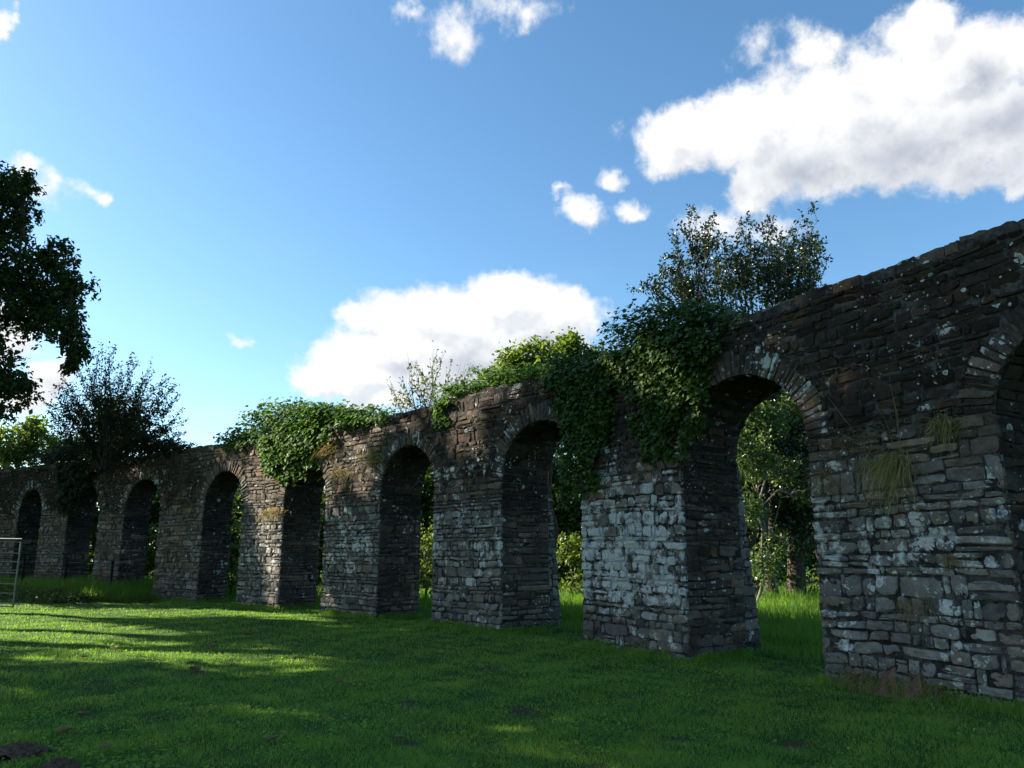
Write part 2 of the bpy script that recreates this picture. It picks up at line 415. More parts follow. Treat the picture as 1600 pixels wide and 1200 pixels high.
def stone_grid(mb, rects, fmap, rng, nx, ny, lich, crust_shade_f, prot=(.008, .036), gap=.008, warp=True):
    """pillow-shaped stones: rects (u0,u1,v0,v1); fmap(u, v, d) -> world"""
    rects = np.asarray(rects, float)
    if len(rects) == 0: return
    n = len(rects); ia = np.concatenate([[-1], np.linspace(-1, 1, nx - 2), [1]]); ib = np.concatenate([[-1], np.linspace(-1, 1, ny - 2), [1]])
    ea = np.zeros(nx); ea[[0, -1]] = 1; eb = np.zeros(ny); eb[[0, -1]] = 1
    A, B = np.meshgrid(ia, ib); EA, EB = np.meshgrid(ea, eb); edge = np.maximum(EA, EB)[None]
    A = A[None].repeat(n, 0); B = B[None].repeat(n, 0)
    cu = (rects[:, 0] + rects[:, 1]) / 2; cv = (rects[:, 2] + rects[:, 3]) / 2
    g = rng.uniform(gap * .1, gap * 1.0, (n, 2)); dl = rng.uniform(.005, .012, n)[:, None, None]
    hu = np.maximum((rects[:, 1] - rects[:, 0]) / 2 - g[:, 0], .014)[:, None, None]; hv = np.maximum((rects[:, 3] - rects[:, 2]) / 2 - g[:, 1], .014)[:, None, None]
    dl = np.minimum(dl, np.minimum(hu, hv) * .45)
    k = (rng.random((n, 4)) ** 2 * .32)[:, :, None, None]
    q = np.where(A > 0, np.where(B > 0, k[:, 0], k[:, 1]), np.where(B > 0, k[:, 2], k[:, 3]))
    rr = np.minimum(hu, hv); cc = (A ** 2 * B ** 2) ** 1.5
    ph = rng.uniform(0, 6.28, (n, 6))[:, :, None, None]
    wob = lambda x, p1, p2: .5 * np.sin(x * 2.3 + p1) + .5 * np.sin(x * 5.1 + p2)
    uu = cu[:, None, None] + A * (hu - dl * (1 - EA)) - A * cc * q * rr + wob(B, ph[:, 0], ph[:, 2]) * .07 * rr * abs(A)
    vv = cv[:, None, None] + B * (hv - dl * (1 - EB)) - B * cc * q * rr + wob(A, ph[:, 1], ph[:, 3]) * .11 * rr * abs(B) + (rng.normal(0, .035, n)[:, None, None] * A * np.minimum(hu, .2))
    p = rng.uniform(prot[0], prot[1], n)[:, None, None]
    tilt = rng.normal(0, .011, (n, 2))[:, :, None, None]
    rough = rng.normal(0, .0055, A.shape)
    rim = np.maximum(abs(A), abs(B)) ** 6 * .008
    d = p - rim + tilt[:, 0] * A + tilt[:, 1] * B + rough + .006 * np.sin(A * 3 + ph[:, 2]) * np.sin(B * 2.6 + ph[:, 3])
    d = np.where(edge > 0, -.028, d)
    if warp: vv = zwarp(uu, vv)
    W = fmap(uu.ravel(), vv.ravel(), d.ravel())
    base = np.arange(n)[:, None, None] * nx * ny + (np.arange(ny - 1)[:, None] * nx + np.arange(nx - 1)[None])[None]
    f = np.stack([base, base + 1, base + nx + 1, base + nx], -1).reshape(-1, 4)
    cr = np.repeat(crust_shade_f(cu, cv), nx * ny); lc = np.broadcast_to(np.asarray(lich(cu, cv) if callable(lich) else lich, float), (n,))
    mb.add(W, f, 0, lichen=np.repeat(np.clip(lc + rng.normal(0, .09, n), 0, 1.2), nx * ny), crust=cr)

def crust_shade_front(u, v):
    pk = np.interp(u, [0, 3, 5.5, 8, 10.5, 13, 14.8, 16, 18.5, 23, 24.5, 27, 30], [1, 1, .95, .95, .9, .85, .8, .62, .5, .42, .7, .95, 1])
    return np.maximum(np.clip((v - 2.3) / 1.0, 0, 1) * pk, np.interp(u, [24.2, 25.5], [0, .40]))  # left-end piers: their shade is painted in as a minimum darkening
def lich_front(L):
    def f(u, v):
        band = np.exp(-((v - 1.7) / 1.25) ** 2)
        return L * (.25 + .75 * band) * np.where(v > 3.2, .35, 1)
    return f
def strip(mb, P, mi=1, **at_):
    P = np.asarray(P); a, b = P.shape[:2]
    i = np.arange(a - 1)[:, None] * b + np.arange(b - 1)[None]
    mb.add(P, np.stack([i, i + 1, i + b + 1, i + b], -1).reshape(-1, 4), mi, **at_)

arcade = thing('stone_arcade', wall(11.8, 0), 'long curving arcade of dark rubble stone with round arches receding across the lawn', 'arcade')
SM = [M_STONE, M_MORTAR]
def density(s):
    d = np.linalg.norm(wall(s, 1.5)[:2]);
    return (11, 9) if d < 12.5 else (10, 8) if d < 18 else (8, 7) if d < 24 else (7, 6)
for pi_, (s0, s1) in enumerate(PIERS):
    if not (-4.5 < s0 < 44): continue
    rng = np.random.default_rng(100 + pi_); mb = MB(); nx, ny = density((s0 + s1) / 2)
    sv = np.linspace(s0, s1, 7); zv = np.linspace(-.5, ZS, 12)
    strip(mb, [[wall(s, z, 0) for z in zv] for s in sv], lichen=np.array([[float(lich_front(LICH[pi_])(s, z)) for z in zv] for s in sv]).ravel()); strip(mb, [[wall(s, z, -THK) for z in zv] for s in sv])
    for se in (s0, s1): strip(mb, [[wall(se, z, -t) for z in zv] for t in np.linspace(0, THK, 5)])
    far = np.linalg.norm(wall(s0, 0)[:2]) > 18
    hr, wr = ((.085, .27), (.11, .52)) if s0 < 4 else ((.065, .235), (.10, .45)) if s0 < 14 else ((.065, .23), (.10, .42))
    stone_grid(mb, courses(s0 - .015, s1 + .015, -.35, ZS, rng, hr, wr), wall, rng, nx, ny, lich_front(LICH[pi_]), crust_shade_front)
    # jambs: low-s face looks towards the viewer, high-s face away
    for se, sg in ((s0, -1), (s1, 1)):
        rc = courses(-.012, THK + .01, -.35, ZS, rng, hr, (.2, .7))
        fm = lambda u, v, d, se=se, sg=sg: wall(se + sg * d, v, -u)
        stone_grid(mb, rc, fm, rng, nx if sg < 0 else 5, ny if sg < 0 else 4, .12, lambda u, v: np.clip((v - 2.0) / 1., 0, 1) * .40 + .72)  # jamb stones darkened all over: shade of the openings put into their colour
    # rough back face
    stone_grid(mb, courses(s0, s1, -.35, ZS, rng, (.16, .3), (.3, .8)), lambda u, v, d: wall(u, v, -THK - d), rng, 4, 4, .2, crust_shade_front)
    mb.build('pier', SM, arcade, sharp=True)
    if s0 > 11: continue
    # battered buttress behind the pier
    mb = MB(); b0, b1 = s0 + .05, s1 - .05; dep = lambda z: np.interp(z, [-.5, 0, 3.0, 3.1], [.44, .42, .12, .1])
    zb = np.linspace(-.5, 3.1, 14)
    for se in (b0, b1): strip(mb, [[wall(se, z, -THK - t * dep(z)) for z in zb] for t in np.linspace(0, 1, 4)])
    strip(mb, [[wall(s, z, -THK - dep(z)) for z in zb] for s in np.linspace(b0, b1, 6)])
    strip(mb, [[wall(s, 3.1, -THK - t) for t in (0, .1)] for s in np.linspace(b0, b1, 6)])
    rc = courses(.02, 1, -.35, 3.05, rng, (.12, .28), (.4, 1.0))
    stone_grid(mb, rc, lambda u, v, d: wall(b0 - d, v, -THK - u * dep(v)), rng, 6, 5, .12, crust_shade_front)
    stone_grid(mb, courses(b0, b1, -.35, 3.05, rng, (.16, .3), (.3, .8)), lambda u, v, d: wall(u, v, -THK - dep(v) - d), rng, 4, 4, .2, crust_shade_front)
    mb.build('buttress', SM, arcade, sharp=True)

# arch rings (voussoirs) with their vaults
CUTS = []
def rise_of(o0, o1): return .93 if o1 < 1 else RISE if o1 - o0 > 1.9 else RISE * .95
for oi, (o0, o1) in enumerate(OPEN):
    c, a, b = (o0 + o1) / 2, (o1 - o0) / 2, rise_of(o0, o1)
    CUTS.append((c, a + .33, b + .33, ZS))
    if not (-4 < c < 42): continue
    rng = np.random.default_rng(300 + oi); mb = MB(); nx, ny = density(c)
    ell = lambda ph, rho: (c + (a + rho) * np.cos(ph), ZS + (b + rho) * np.sin(ph))
    phs = np.linspace(0, np.pi, 29); dv = np.linspace(0, THK, 6)
    P = [[wall(*ell(ph, 0), -t) for t in dv] for ph in phs]; strip(mb, P)
    # voussoirs: thin long stones set on edge
    L = np.pi * (a + b) / 2; ph = 0.0; rc = []
    while ph < np.pi - .02:
        w = rng.uniform(.055, .115) / (L / np.pi); w = min(w, np.pi - ph)
        if np.pi - ph - w < .03: w = np.pi - ph
        rc.append((ph, ph + w, -.008, rng.uniform(.30, .44))); ph += w
    K = L / np.pi
    rc = np.array(rc); rc[:, :2] *= K
    stone_grid(mb, rc, lambda u, v, d: wall(*ell(u / K, v), d), rng, 5 if nx < 9 else 7, ny + 2, .42, lambda u, v: .8 * float(crust_shade_front(c, 4.)) + 0 * u, prot=(.010, .034), gap=.006, warp=False)
    # vault stones on the soffit
    rc = []
    ph = 0
    while ph < np.pi - .02:
        w = rng.uniform(.10, .2) / K; w = min(w, np.pi - ph); x = .02
        while x < THK:
            l = rng.uniform(.25, .6); rc.append((ph * K, (ph + w) * K, x, min(x + l, THK))); x += l
        ph += w
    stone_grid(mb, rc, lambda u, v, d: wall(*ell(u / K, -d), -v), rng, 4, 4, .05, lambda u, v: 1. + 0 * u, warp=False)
    mb.build('arch_ring', SM, arcade, sharp=True)

# wall above the piers and arches
mb = MB(); rng = np.random.default_rng(55)
ss = np.arange(WSTART, WEND + .01, .1)
def zbot(s):
    for (o0, o1) in OPEN:
        c, a = (o0 + o1) / 2, (o1 - o0) / 2
        if abs(s - c) < a: return ZS + rise_of(o0, o1) * math.sqrt(max(0, 1 - ((s - c) / a) ** 2))
    return ZS
zb = np.array([zbot(s) for s in ss]); zt = ztop(ss) - .06
for d in (0, -THK): strip(mb, [[wall(s, z0 + (z1 - z0) * k, d) for k in np.linspace(0, 1, 6)] for s, z0, z1 in zip(ss, zb, zt)])
strip(mb, [[wall(s, z1, -t) for t in np.linspace(0, THK, 4)] for s, z1 in zip(ss, zt)])
for i, (s0, s1) in enumerate(PIERS):
    e0 = (PIERS[i - 1][1] + s0) / 2 if i else s0; e1 = (s1 + PIERS[i + 1][0]) / 2 if i + 1 < len(PIERS) else s1
    nx, ny = density((s0 + s1) / 2)
    k = LICH[i] * .55
    stone_grid(mb, courses(e0, e1, ZS, ZT - .12, rng, (.075, .22), (.12, .48), CUTS), wall, rng, nx, ny, lambda u, v, k=k: k * np.where(v > 4.1, .45, .9), crust_shade_front)
    stone_grid(mb, courses(e0, e1, ZS, ZT - .12, rng, (.16, .3), (.3, .8), CUTS), lambda u, v, d: wall(u, v, -THK - d), rng, 4, 4, .2, crust_shade_front)
mb.build('upper_wall', SM, arcade, sharp=True)
# coping: uneven flat stones along the top
mb = MB(); rng = np.random.default_rng(66); s = WSTART
while s < WEND - .1:
    w = rng.uniform(.13, .46); h = rng.uniform(.095, .125); z0 = float(ztop(s)) - .10; lip = rng.uniform(-.005, .03)
    rows = 2 + int(rng.random() < .5); ds_ = np.linspace(lip, -THK - lip, rows + 1)
    for j in range(rows):
        d0, d1 = ds_[j] - .01, ds_[j + 1] + .01; g = .008
        hh = h * rng.uniform(.85, 1.1); tl = rng.normal(0, .01)
        u = np.array([s + g, s + w - g]); A = []
        n4 = 5
        us = np.linspace(u[0], u[1], n4); dd = np.linspace(d0, d1, n4)
        T = np.array([[wall(x, z0 + hh + tl * (x - u[0]) / w + rng.normal(0, .010) - (.034 if (ii in (0, n4 - 1) or jj in (0, n4 - 1)) else 0), y) for jj, y in enumerate(dd)] for ii, x in enumerate(us)])
        Bt = np.array([[wall(x, z0 - .06, y) for y in dd] for x in us])
        ring = [(0, q) for q in range(n4)] + [(q, n4 - 1) for q in range(1, n4)] + [(n4 - 1, q) for q in range(n4 - 2, -1, -1)] + [(q, 0) for q in range(n4 - 2, 0, -1)]
        vt = np.concatenate([T.reshape(-1, 3), np.array([Bt[r] for r in ring])])
        fi = [[i_ * n4 + j_, i_ * n4 + j_ + 1, (i_ + 1) * n4 + j_ + 1, (i_ + 1) * n4 + j_] for i_ in range(n4 - 1) for j_ in range(n4 - 1)]
        for q in range(len(ring)):
            q2 = (q + 1) % len(ring); fi.append([ring[q][0] * n4 + ring[q][1], n4 * n4 + q, n4 * n4 + q2, ring[q2][0] * n4 + ring[q2][1]])
        mb.add(vt, fi, 0, lichen=.25 + rng.normal(0, .1), crust=.85)
    s += w
mb.build('coping', SM, arcade, sharp=True)

# ------------------------------------------------------------------ ground and grass
def nonuni(a, b, fine0, fine1, step, coarse):
    x = list(np.arange(fine0, fine1, step)); 
    lo = [fine0 - 1 - (fine0 - 1 - a) * (k / coarse) ** 2.2 for k in range(coarse, -1, -1)]; hi = [fine1 + (b - fine1) * (k / coarse) ** 2.2 for k in range(coarse + 1)]
    return np.array(sorted(set(lo + x + hi)))
xs = nonuni(-1500, 1500, -30, 22, .3, 14); ys = nonuni(-1500, 1500, -4, 48, .3, 14)
XX, YY = np.meshgrid(xs, ys, indexing='ij'); mb = MB(); strip(mb, np.stack([XX, YY, gz(XX, YY)], -1), 0)
tag(mb.build('ground', M_GROUND), kind='structure')

HILLS = [(26, 1184, .205, .085), (93, 1209, .135, .065)]
hillc = [on_ground(px, py)[:2] for px, py, _, _ in HILLS]
def lawn_noise(x, y):
    return np.sin(x * 1.7 + 2 * np.sin(y * .9)) * np.sin(y * 1.9 + 1.5 * np.sin(x * 1.1)) * .5 + np.sin(x * 5.1 + y * 2.7) * np.sin(y * 4.7 - x * 1.9) * .5
def scatter_polar(n, r0, r1, a0, a1, rng, p):
    u = rng.random(n); r = (r0 ** (1 - p) + u * (r1 ** (1 - p) - r0 ** (1 - p))) ** (1 / (1 - p))
    a = rng.uniform(a0, a1, n); return r * np.sin(a), r * np.cos(a), r
rng = np.random.default_rng(9)
x, y, r = scatter_polar(560000, 4.6, 30, rad(-40), rad(40), rng, 1.25)
d = grid_lookup(SD, x, y); s = grid_lookup(SI, x, y)
keep = (d > -1.3) & ~((s > 27.0) & (d < 2.6))
for c in hillc: keep &= ((x - c[0]) ** 2 + (y - c[1]) ** 2) > (.27 + .05 * rng.normal(size=len(x))) ** 2
keep &= rng.random(len(x)) < .75 + .25 * lawn_noise(x, y)
for bx, by, br in BARE: keep &= ~((np.hypot(x - bx, y - by) < br * (.6 + .35 * rng.random(len(x)))) & (rng.random(len(x)) < .8))
x, y, r, d = x[keep], y[keep], r[keep], d[keep]
h = .038 * (1 + .5 * lawn_noise(x, y) + .35 * np.sin(x * 9) * np.sin(y * 8 + x)) * np.where(rng.random(len(x)) < .03, 1.7, 1) * (1 + 1.2 * np.exp(-np.abs(d - .08) / .12))
mb = MB(); dr = rng.random(len(x)) < .035 + .10 * (lawn_noise(x * .6 + 5, y * .6) > .45)
P = np.stack([x, y, gz(x, y) - .004], -1); W = .0042 * np.maximum(1, r / 6.5)
blades(mb, P[~dr], h[~dr], W[~dr], rng, .5, bend=False); blades(mb, P[dr], h[dr] * .9, W[dr], rng, .9, 1, bend=False)
# untrimmed grass and weeds along the foot of the stone
n = 26000; s = rng.uniform(-1, 27, n); d = np.abs(rng.normal(0, .10, n)) + .01
inp = np.zeros(n, bool)
for s0, s1 in PIERS: inp |= (s > s0 - .05) & (s < s1 + .05)
k = inp & (rng.random(n) < .35 + .65 * (np.sin(s * 3.1) * np.sin(s * 7.7 + 1) > -.1)); P = wall(s[k], 0, d[k]); P[:, 2] = gz(P[:, 0], P[:, 1])
blades(mb, P, rng.uniform(.05, .17, len(P)) * (.6 + .6 * np.abs(np.sin(s[k] * 2.3))), .007, rng, .5)
for i_, (s0, s1) in enumerate(PIERS[1:9]):
    n = 1300; t_ = rng.uniform(0, 1.3, n); dd_ = np.abs(rng.normal(0, .09, n)) + .01; P = wall(s0 - dd_, 0, -t_); P[:, 2] = gz(P[:, 0], P[:, 1]); blades(mb, P, rng.uniform(.05, .2, n), .007, rng, .5)
    n = 420; ss_ = rng.uniform(s0, s1, n); P = wall(ss_, 0, np.abs(rng.normal(0, .07, n)) + .02); kk = np.sin(ss_ * 5 + i_) > .2; P[:, 2] = gz(P[:, 0], P[:, 1]) + rng.uniform(.02, .16, n); leaves(mb, P[kk], .045, rng, .5, .1, 'd', aspect=.7)
# broad-leaved weeds and clover in the turf
x, y, r = scatter_polar(48000, 4.6, 17, rad(-40), rad(40), rng, 1.6)
k = (lawn_noise(x * .8 + 3, y * .8) + .35 * rng.normal(size=len(x)) > .45) & (grid_lookup(SD, x, y) > .1)
x, y = x[k], y[k]
leaves(mb, np.stack([x, y, gz(x, y) + .024], -1), .036, rng, 1.2, 0, 'd', aspect=.8)
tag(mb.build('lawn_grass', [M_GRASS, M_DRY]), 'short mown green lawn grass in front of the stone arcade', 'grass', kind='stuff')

x, y, r = scatter_polar(230000, 11, 50, rad(-42), rad(42), rng, 1.001)
d = grid_lookup(SD, x, y); k = (d < -1.35)
x, y, r, d = x[k], y[k], r[k], d[k]
mb = MB(); blades(mb, np.stack([x, y, gz(x, y)], -1), np.where(d < -2.6, .30, .16) * (1 + .35 * lawn_noise(x * .7, y * .7)), .007 * np.maximum(1, r / 14), rng, .33)
tag(mb.build('meadow_grass', M_LONG), 'tall bright meadow grass seen through the arches behind the arcade', 'grass', kind='stuff')

# rough bank in front of the left arches
n = 60000; s = rng.uniform(26.6, 42, n); d = rng.uniform(-1.5, 2.7, n) - np.maximum(0, 28.6 - s) * .9
k = d > -1.5; P = wall(s[k], 0, d[k]); x, y = P[:, 0], P[:, 1]
k2 = rng.random(len(x)) < .9; x, y = x[k2], y[k2]; dd = d[k][k2]
mb = MB(); hh = .40 * (1 + .4 * lawn_noise(x, y)) * (.45 + .55 * sm(2.8 - dd, 0, .8))
dry = (rng.random(len(x)) < .22 + .55 * sm(dd, 1.7, 2.5) + .2 * lawn_noise(x * 1.3, y)).astype(bool)
blades(mb, np.stack([x, y, gz(x, y)], -1)[~dry], hh[~dry], .011, rng, .4, 0)
blades(mb, np.stack([x, y, gz(x, y)], -1)[dry], hh[dry] * .7, .010, rng, .7, 1)
nn = 7000; s = rng.uniform(27.6, 42, nn); d = rng.normal(2.2, .35, nn); P = wall(s, 0, d); P[:, 2] = gz(P[:, 0], P[:, 1]) + rng.uniform(0, .25, nn)
leaves(mb, P[lawn_noise(P[:, 0] * 2, P[:, 1] * 2) > -.2], .11, rng, .6, .1, 'd', aspect=.7, mi=2)
tag(mb.build('rough_grass', [M_LONG, M_DRY, M_HEDGE]), 'long unmown grass and weeds on the low bank below the far left arches', 'grass', kind='stuff')

# ------------------------------------------------------------------ shade: where sun flecks fall (gaps in the crowns towards the sun)
LIT = []
def lit_pt(p, r): LIT.append((np.array([p @ E1, p @ E2]), p @ U, r))
for px, py, r in [(20, 963, .75), (90, 958, .65), (160, 955, .6), (0, 990, .55), (110, 992, .4), (215, 990, .42), (250, 1003, .3), (310, 955, .5), (370, 957, .6), (425, 962, .65), (475, 968, .55), (520, 978, .35),
                  (620, 985, .25), (640, 1000, .2), (480, 1046, .2), (235, 1078, .13), (340, 1100, .11), (400, 1108, .12), (460, 1106, .13), (835, 1132, .15), (880, 1126, .15), (800, 1138, .12), (830, 1043, .12), (60, 1030, .2), (700, 1075, .16)]:
    lit_pt(on_ground(px, py), r * (1.3 if py < 1004 and px < 500 else 1))
for px, py, r in [(432, 740, .7), (425, 800, .7), (420, 850, .55), (430, 900, .5), (400, 760, .55), (425, 940, .35), (405, 720, .4), (560, 690, .4), (540, 720, .35), (575, 735, .35), (600, 665, .35), (640, 660, .3), (565, 765, .3),
                  (515, 935, .25), (545, 800, .2), (565, 955, .2), (350, 722, .35), (370, 735, .3), (730, 690, .22), (745, 700, .2), (520, 880, .2), (700, 870, .14)]:
    s_, z_ = px2wall(px, py)[0]; lit_pt(wall(s_, z_, 0), r)
LC = np.array([l[0] for l in LIT]); LD = np.array([l[1] for l in LIT]); LR = np.array([l[2] for l in LIT])
def carve(pos, rng):
    q = np.stack([pos @ E1, pos @ E2], -1); w = pos @ U; keep = np.ones(len(pos), bool)
    for c, dd, r in zip(LC, LD, LR):
        m_ = np.linalg.norm(q - c, axis=1); keep &= ~((m_ < r * (1 + .18 * rng.normal(size=len(pos)))) & (w > dd + .6))
    return keep

def clumps(c, r, nsub, nleaf, rng, shell=.55, spread=.24):
    c = np.asarray(c, float); r = np.broadcast_to(np.asarray(r, float), (3,))
    v = rng.normal(0, 1, (nsub, 3)); v /= np.linalg.norm(v, axis=1, keepdims=True); v *= (shell + (1 - shell) * rng.random((nsub, 1))) * rng.uniform(.75, 1.05, (nsub, 1))
    cc = c + v * r
    w = rng.integers(0, nsub, nleaf)
    return cc, cc[w] + rng.normal(0, 1, (nleaf, 3)) * r * spread * rng.uniform(.6, 1.3, (nsub, 1))[w]
def tree(name, label, cat, base, top, blobs, leaf, mat, bark, rng, trunk_r=.2, group=None, shape='d', carved=False, up=.3, droop=.2, lean=0., twigs=True, aspect=.55, shell=.55, spread=.24, limb=None, chain=False):
    base = np.asarray(base, float).copy(); base[2] = gz(base[0], base[1]) - .05
    t = thing(name, base, label, cat, group)
    tr = MB(); cr = MB(); top = np.asarray(top, float)
    tp = curve(base, top, 0, .018, 9, rng); tube(tr, tp, np.linspace(trunk_r, trunk_r * .3, 9) * np.concatenate([[1.35], np.ones(8)]), 8)
    if chain: blobs = sorted(blobs, key=lambda q: np.min(np.linalg.norm(tp - np.asarray(q[0]), axis=1)))
    hubs = []
    for (c, r, nsub, nleaf) in blobs:
        cc, P = clumps(c, r, nsub, nleaf, rng, shell, spread)
        c = np.asarray(c, float); rm = float(np.mean(r))
        k = int(np.clip(np.argmin(np.linalg.norm(tp - c, axis=1)) - 1, 1, 7)); lr = limb or trunk_r * .3 + .01
        st_ = tp[k]
        if chain and hubs:
            hd_ = [np.linalg.norm(q - c) for q in hubs]
            if min(hd_) < np.linalg.norm(tp[k] - c): st_ = hubs[int(np.argmin(hd_))]
        hubs.append(c); lp = curve(st_, c, .08 * np.linalg.norm(c - st_), .03, 7, rng); tube(tr, lp, np.linspace(lr, max(.012, lr * .35), 7), 6)
        if twigs:
            for q in cc[:: max(1, len(cc) // (14 if carved else 30))]:
                j = rng.integers(3, 7); tube(tr, curve(lp[j], q, 0, .05, 5, rng), np.linspace(max(.010, lr * .3), .005, 5), 4)
        if carved: P = P[carve(P, rng)]
        P = P[P[:, 2] > .25]
        leaves(cr, P, leaf, rng, up, droop, shape, aspect=aspect)
    tr.build('trunk', bark, t); cr.build('crown', mat, t)
    return t

# the big tree at the left edge of the view (depth about 14 m)
rng = np.random.default_rng(21)
bl = []
for px, py, rp, Y in [(12, 292, 40, 14), (40, 288, 24, 13.6), (0, 350, 50, 14.3), (35, 330, 30, 14), (-30, 300, 60, 14.5), (30, 415, 55, 14), (85, 405, 38, 13.8), (115, 450, 34, 13.8), (70, 465, 50, 14.2), (10, 480, 60, 14), (105, 505, 32, 13.6), (112, 525, 26, 13.6), (120, 545, 24, 13.5), (60, 505, 36, 14),
                      (5, 595, 42, 14), (35, 610, 25, 13.8), (-20, 620, 50, 14.2), (-40, 540, 60, 14), (-50, 430, 70, 14.4), (110, 572, 14, 13.5)]:
    bl.append((at(px, py, Y), rp * Y / F * 1.06, 44, int(max(220, 1350 * (rp / 50.) ** 2))))
for c, r, nl in [((-13.4, 14, 9.5), (2.2, 2.2, 2), 2600), ((-12, 12.4, 6.8), (2, 1.8, 2), 2600), ((-16.2, 15, 12), (2.8, 2.8, 2.3), 3500), ((-14, 12, 9), (2.5, 2.3, 2.2), 3500), ((-15.5, 16.5, 8.5), (2.4, 2.4, 2.4), 3000), ((-16, 13, 6), (2.2, 2.2, 1.8), 2200), ((-14.6, 12, 4.3), (2.2, 2.2, 1.5), 2600), ((-17.5, 14.5, 4.6), (2.4, 2.4, 1.8), 2600), ((-16.5, 11, 5.5), (2.2, 2.2, 1.8), 2400), ((-13.2, 10.6, 4.0), (1.8, 1.8, 1.2), 1800), ((-19, 16.5, 5), (2.4, 2.4, 2.), 2600), ((-18, 12.5, 3.8), (2., 2., 1.4), 2000), ((-14.2, 10.8, 6.3), (2.1, 1.9, 1.7), 3200), ((-15.8, 9.2, 5.3), (2.2, 2., 1.7), 3200), ((-13.4, 9.9, 5.0), (1.6, 1.6, 1.4), 2000), ((-15.6, 12.0, 8.2), (2., 1.9, 1.8), 3000), ((-17.5, 11.4, 8.6), (2., 2., 1.8), 2600)]:
    bl.append((c, r, 30, int(nl * 2.4)))
tree('oak_tree', 'large dark oak tree whose leafy crown hangs in at the left edge of the view', 'tree', (-14, 13.8, 0), (-13.2, 13.8, 12.5), bl, .10, M_OAK, M_BARK, rng, .42, 'tall trees on the left of the lawn', carved=True, spread=.125, droop=.35, shell=.35, limb=.045, chain=True)
# trees further left, out of frame; they throw the shade over lawn and arcade
SH = [((-15.8, 8.2), 9.5, (3.4, 3.4, 5.6), 'broad dark tree standing out of view to the left nearest the camera'),
      ((-20.2, 18.2), 15, (3.9, 3.9, 7.6), 'tall dark tree out of view to the left of the big oak'),
      ((-22.2, 24.2), 12, (3.1, 3.1, 5.6), 'tall dark tree out of view beyond the big oak'),
      ((-28.5, 31.5), 9.8, (3.7, 3.7, 5.6), 'tall dark tree out of view level with the far end of the arcade'),
      ((-20.5, 14.2), 15, (3.9, 3.6, 7.6), 'tall dark tree out of view left of the lawn middle'),
      ((-32, 35.6), 8.6, (3.6, 3.6, 5.2), 'dark tree out of view beyond the far left end of the arcade'),
      ((-23.2, 21.2), 13, (3.0, 3.0, 6.0), 'tall dark tree out of view between two others behind the big oak')]
for i, ((bx, by), zc, r, lab) in enumerate(SH):
    rg = np.random.default_rng(400 + i); bl = []
    for k in range(16):
        v = rg.normal(0, 1, 3); v /= np.linalg.norm(v); v *= rg.uniform(.3, .85)
        bl.append((np.array([bx, by, zc]) + v * np.array(r), (r[0] * .42, r[0] * .42, r[0] * .5), 20, 1900))
    tree('oak_tree', lab, 'tree', (bx, by, 0), (bx + .3, by, zc + r[2] * .5), bl, .27, M_OAK, M_BARK, rg, .4, 'tall trees on the left of the lawn', carved=True, twigs=False, aspect=.7)

# ------------------------------------------------------------------ ivy on the arcade
def ivy(label, ells, leaf, mat, seed, extra=None):
    rng = np.random.default_rng(seed); P = []; O = []; stems = []
    first = px2wall(ells[0][0], ells[0][1])[0]
    for (px, py, rx, ry, bulge, n) in ells:
        n = int(n * 1.25); bulge *= .62
        # sub-clumps inside the ellipse give an uneven outline
        k = max(6, n // 60); a = rng.uniform(0, 2 * np.pi, k); q = np.sqrt(rng.random(k)) * 1.0
        cx, cy = px + rx * q * np.cos(a), py + ry * q * np.sin(a); w = rng.integers(0, k, n)
        X = cx[w] + np.clip(rng.normal(0, 1, n), -1.7, 1.7) * max(5, rx * .15); Y = cy[w] + np.clip(rng.normal(0, 1, n), -1.7, 1.7) * max(5, ry * .15)
        sz = px2wall(X, Y); e = np.clip(1 - ((X - px) / (rx * 1.25)) ** 2 - ((Y - py) / (ry * 1.25)) ** 2, 0, 1)
        s_, z_ = sz[:, 0], sz[:, 1]; over = z_ > ZT - .05
        dd = np.where(over, rng.uniform(-.9, bulge, n), .05 + bulge * np.sqrt(e) * (rng.random(n) ** .4) * rng.uniform(.8, 1.1, n))
        k2 = z_ > .1
        P.append(wall(s_, z_, dd)[k2]); nr = wall_normal(s_)[k2]; nr[:, 2] += np.where(over[k2], 1.2, .45); nr /= np.linalg.norm(nr, axis=1, keepdims=True); O.append(nr)
        for j in range(max(3, n // 260)):
            p0 = px2wall(px + rng.normal(0, rx * .3), py + ry * .7)[0]; p1 = px2wall(px + rng.normal(0, rx * .5), py - ry * rng.uniform(.2, .9))[0]
            t = np.linspace(0, 1, 7); S = p0[0] + (p1[0] - p0[0]) * t + np.sin(t * 7 + j) * .06; Z = p0[1] + (p1[1] - p0[1]) * t
            stems.append(wall(S, Z, np.where(Z > ZT, -.2, .06)))
    mb = MB(); leaves(mb, np.concatenate(P), leaf, rng, .3, .5, 'i', np.concatenate(O), aspect=1.0)
    t = thing('ivy', wall(first[0], first[1], .05), label, 'ivy', 'ivy growing over the arcade')
    mb.build('foliage', mat, t)
    for q in stems: sb = MB(); tube(sb, q, np.linspace(.016, .006, 7), 5); sb.build('stem', M_TWIG, t)
    return t
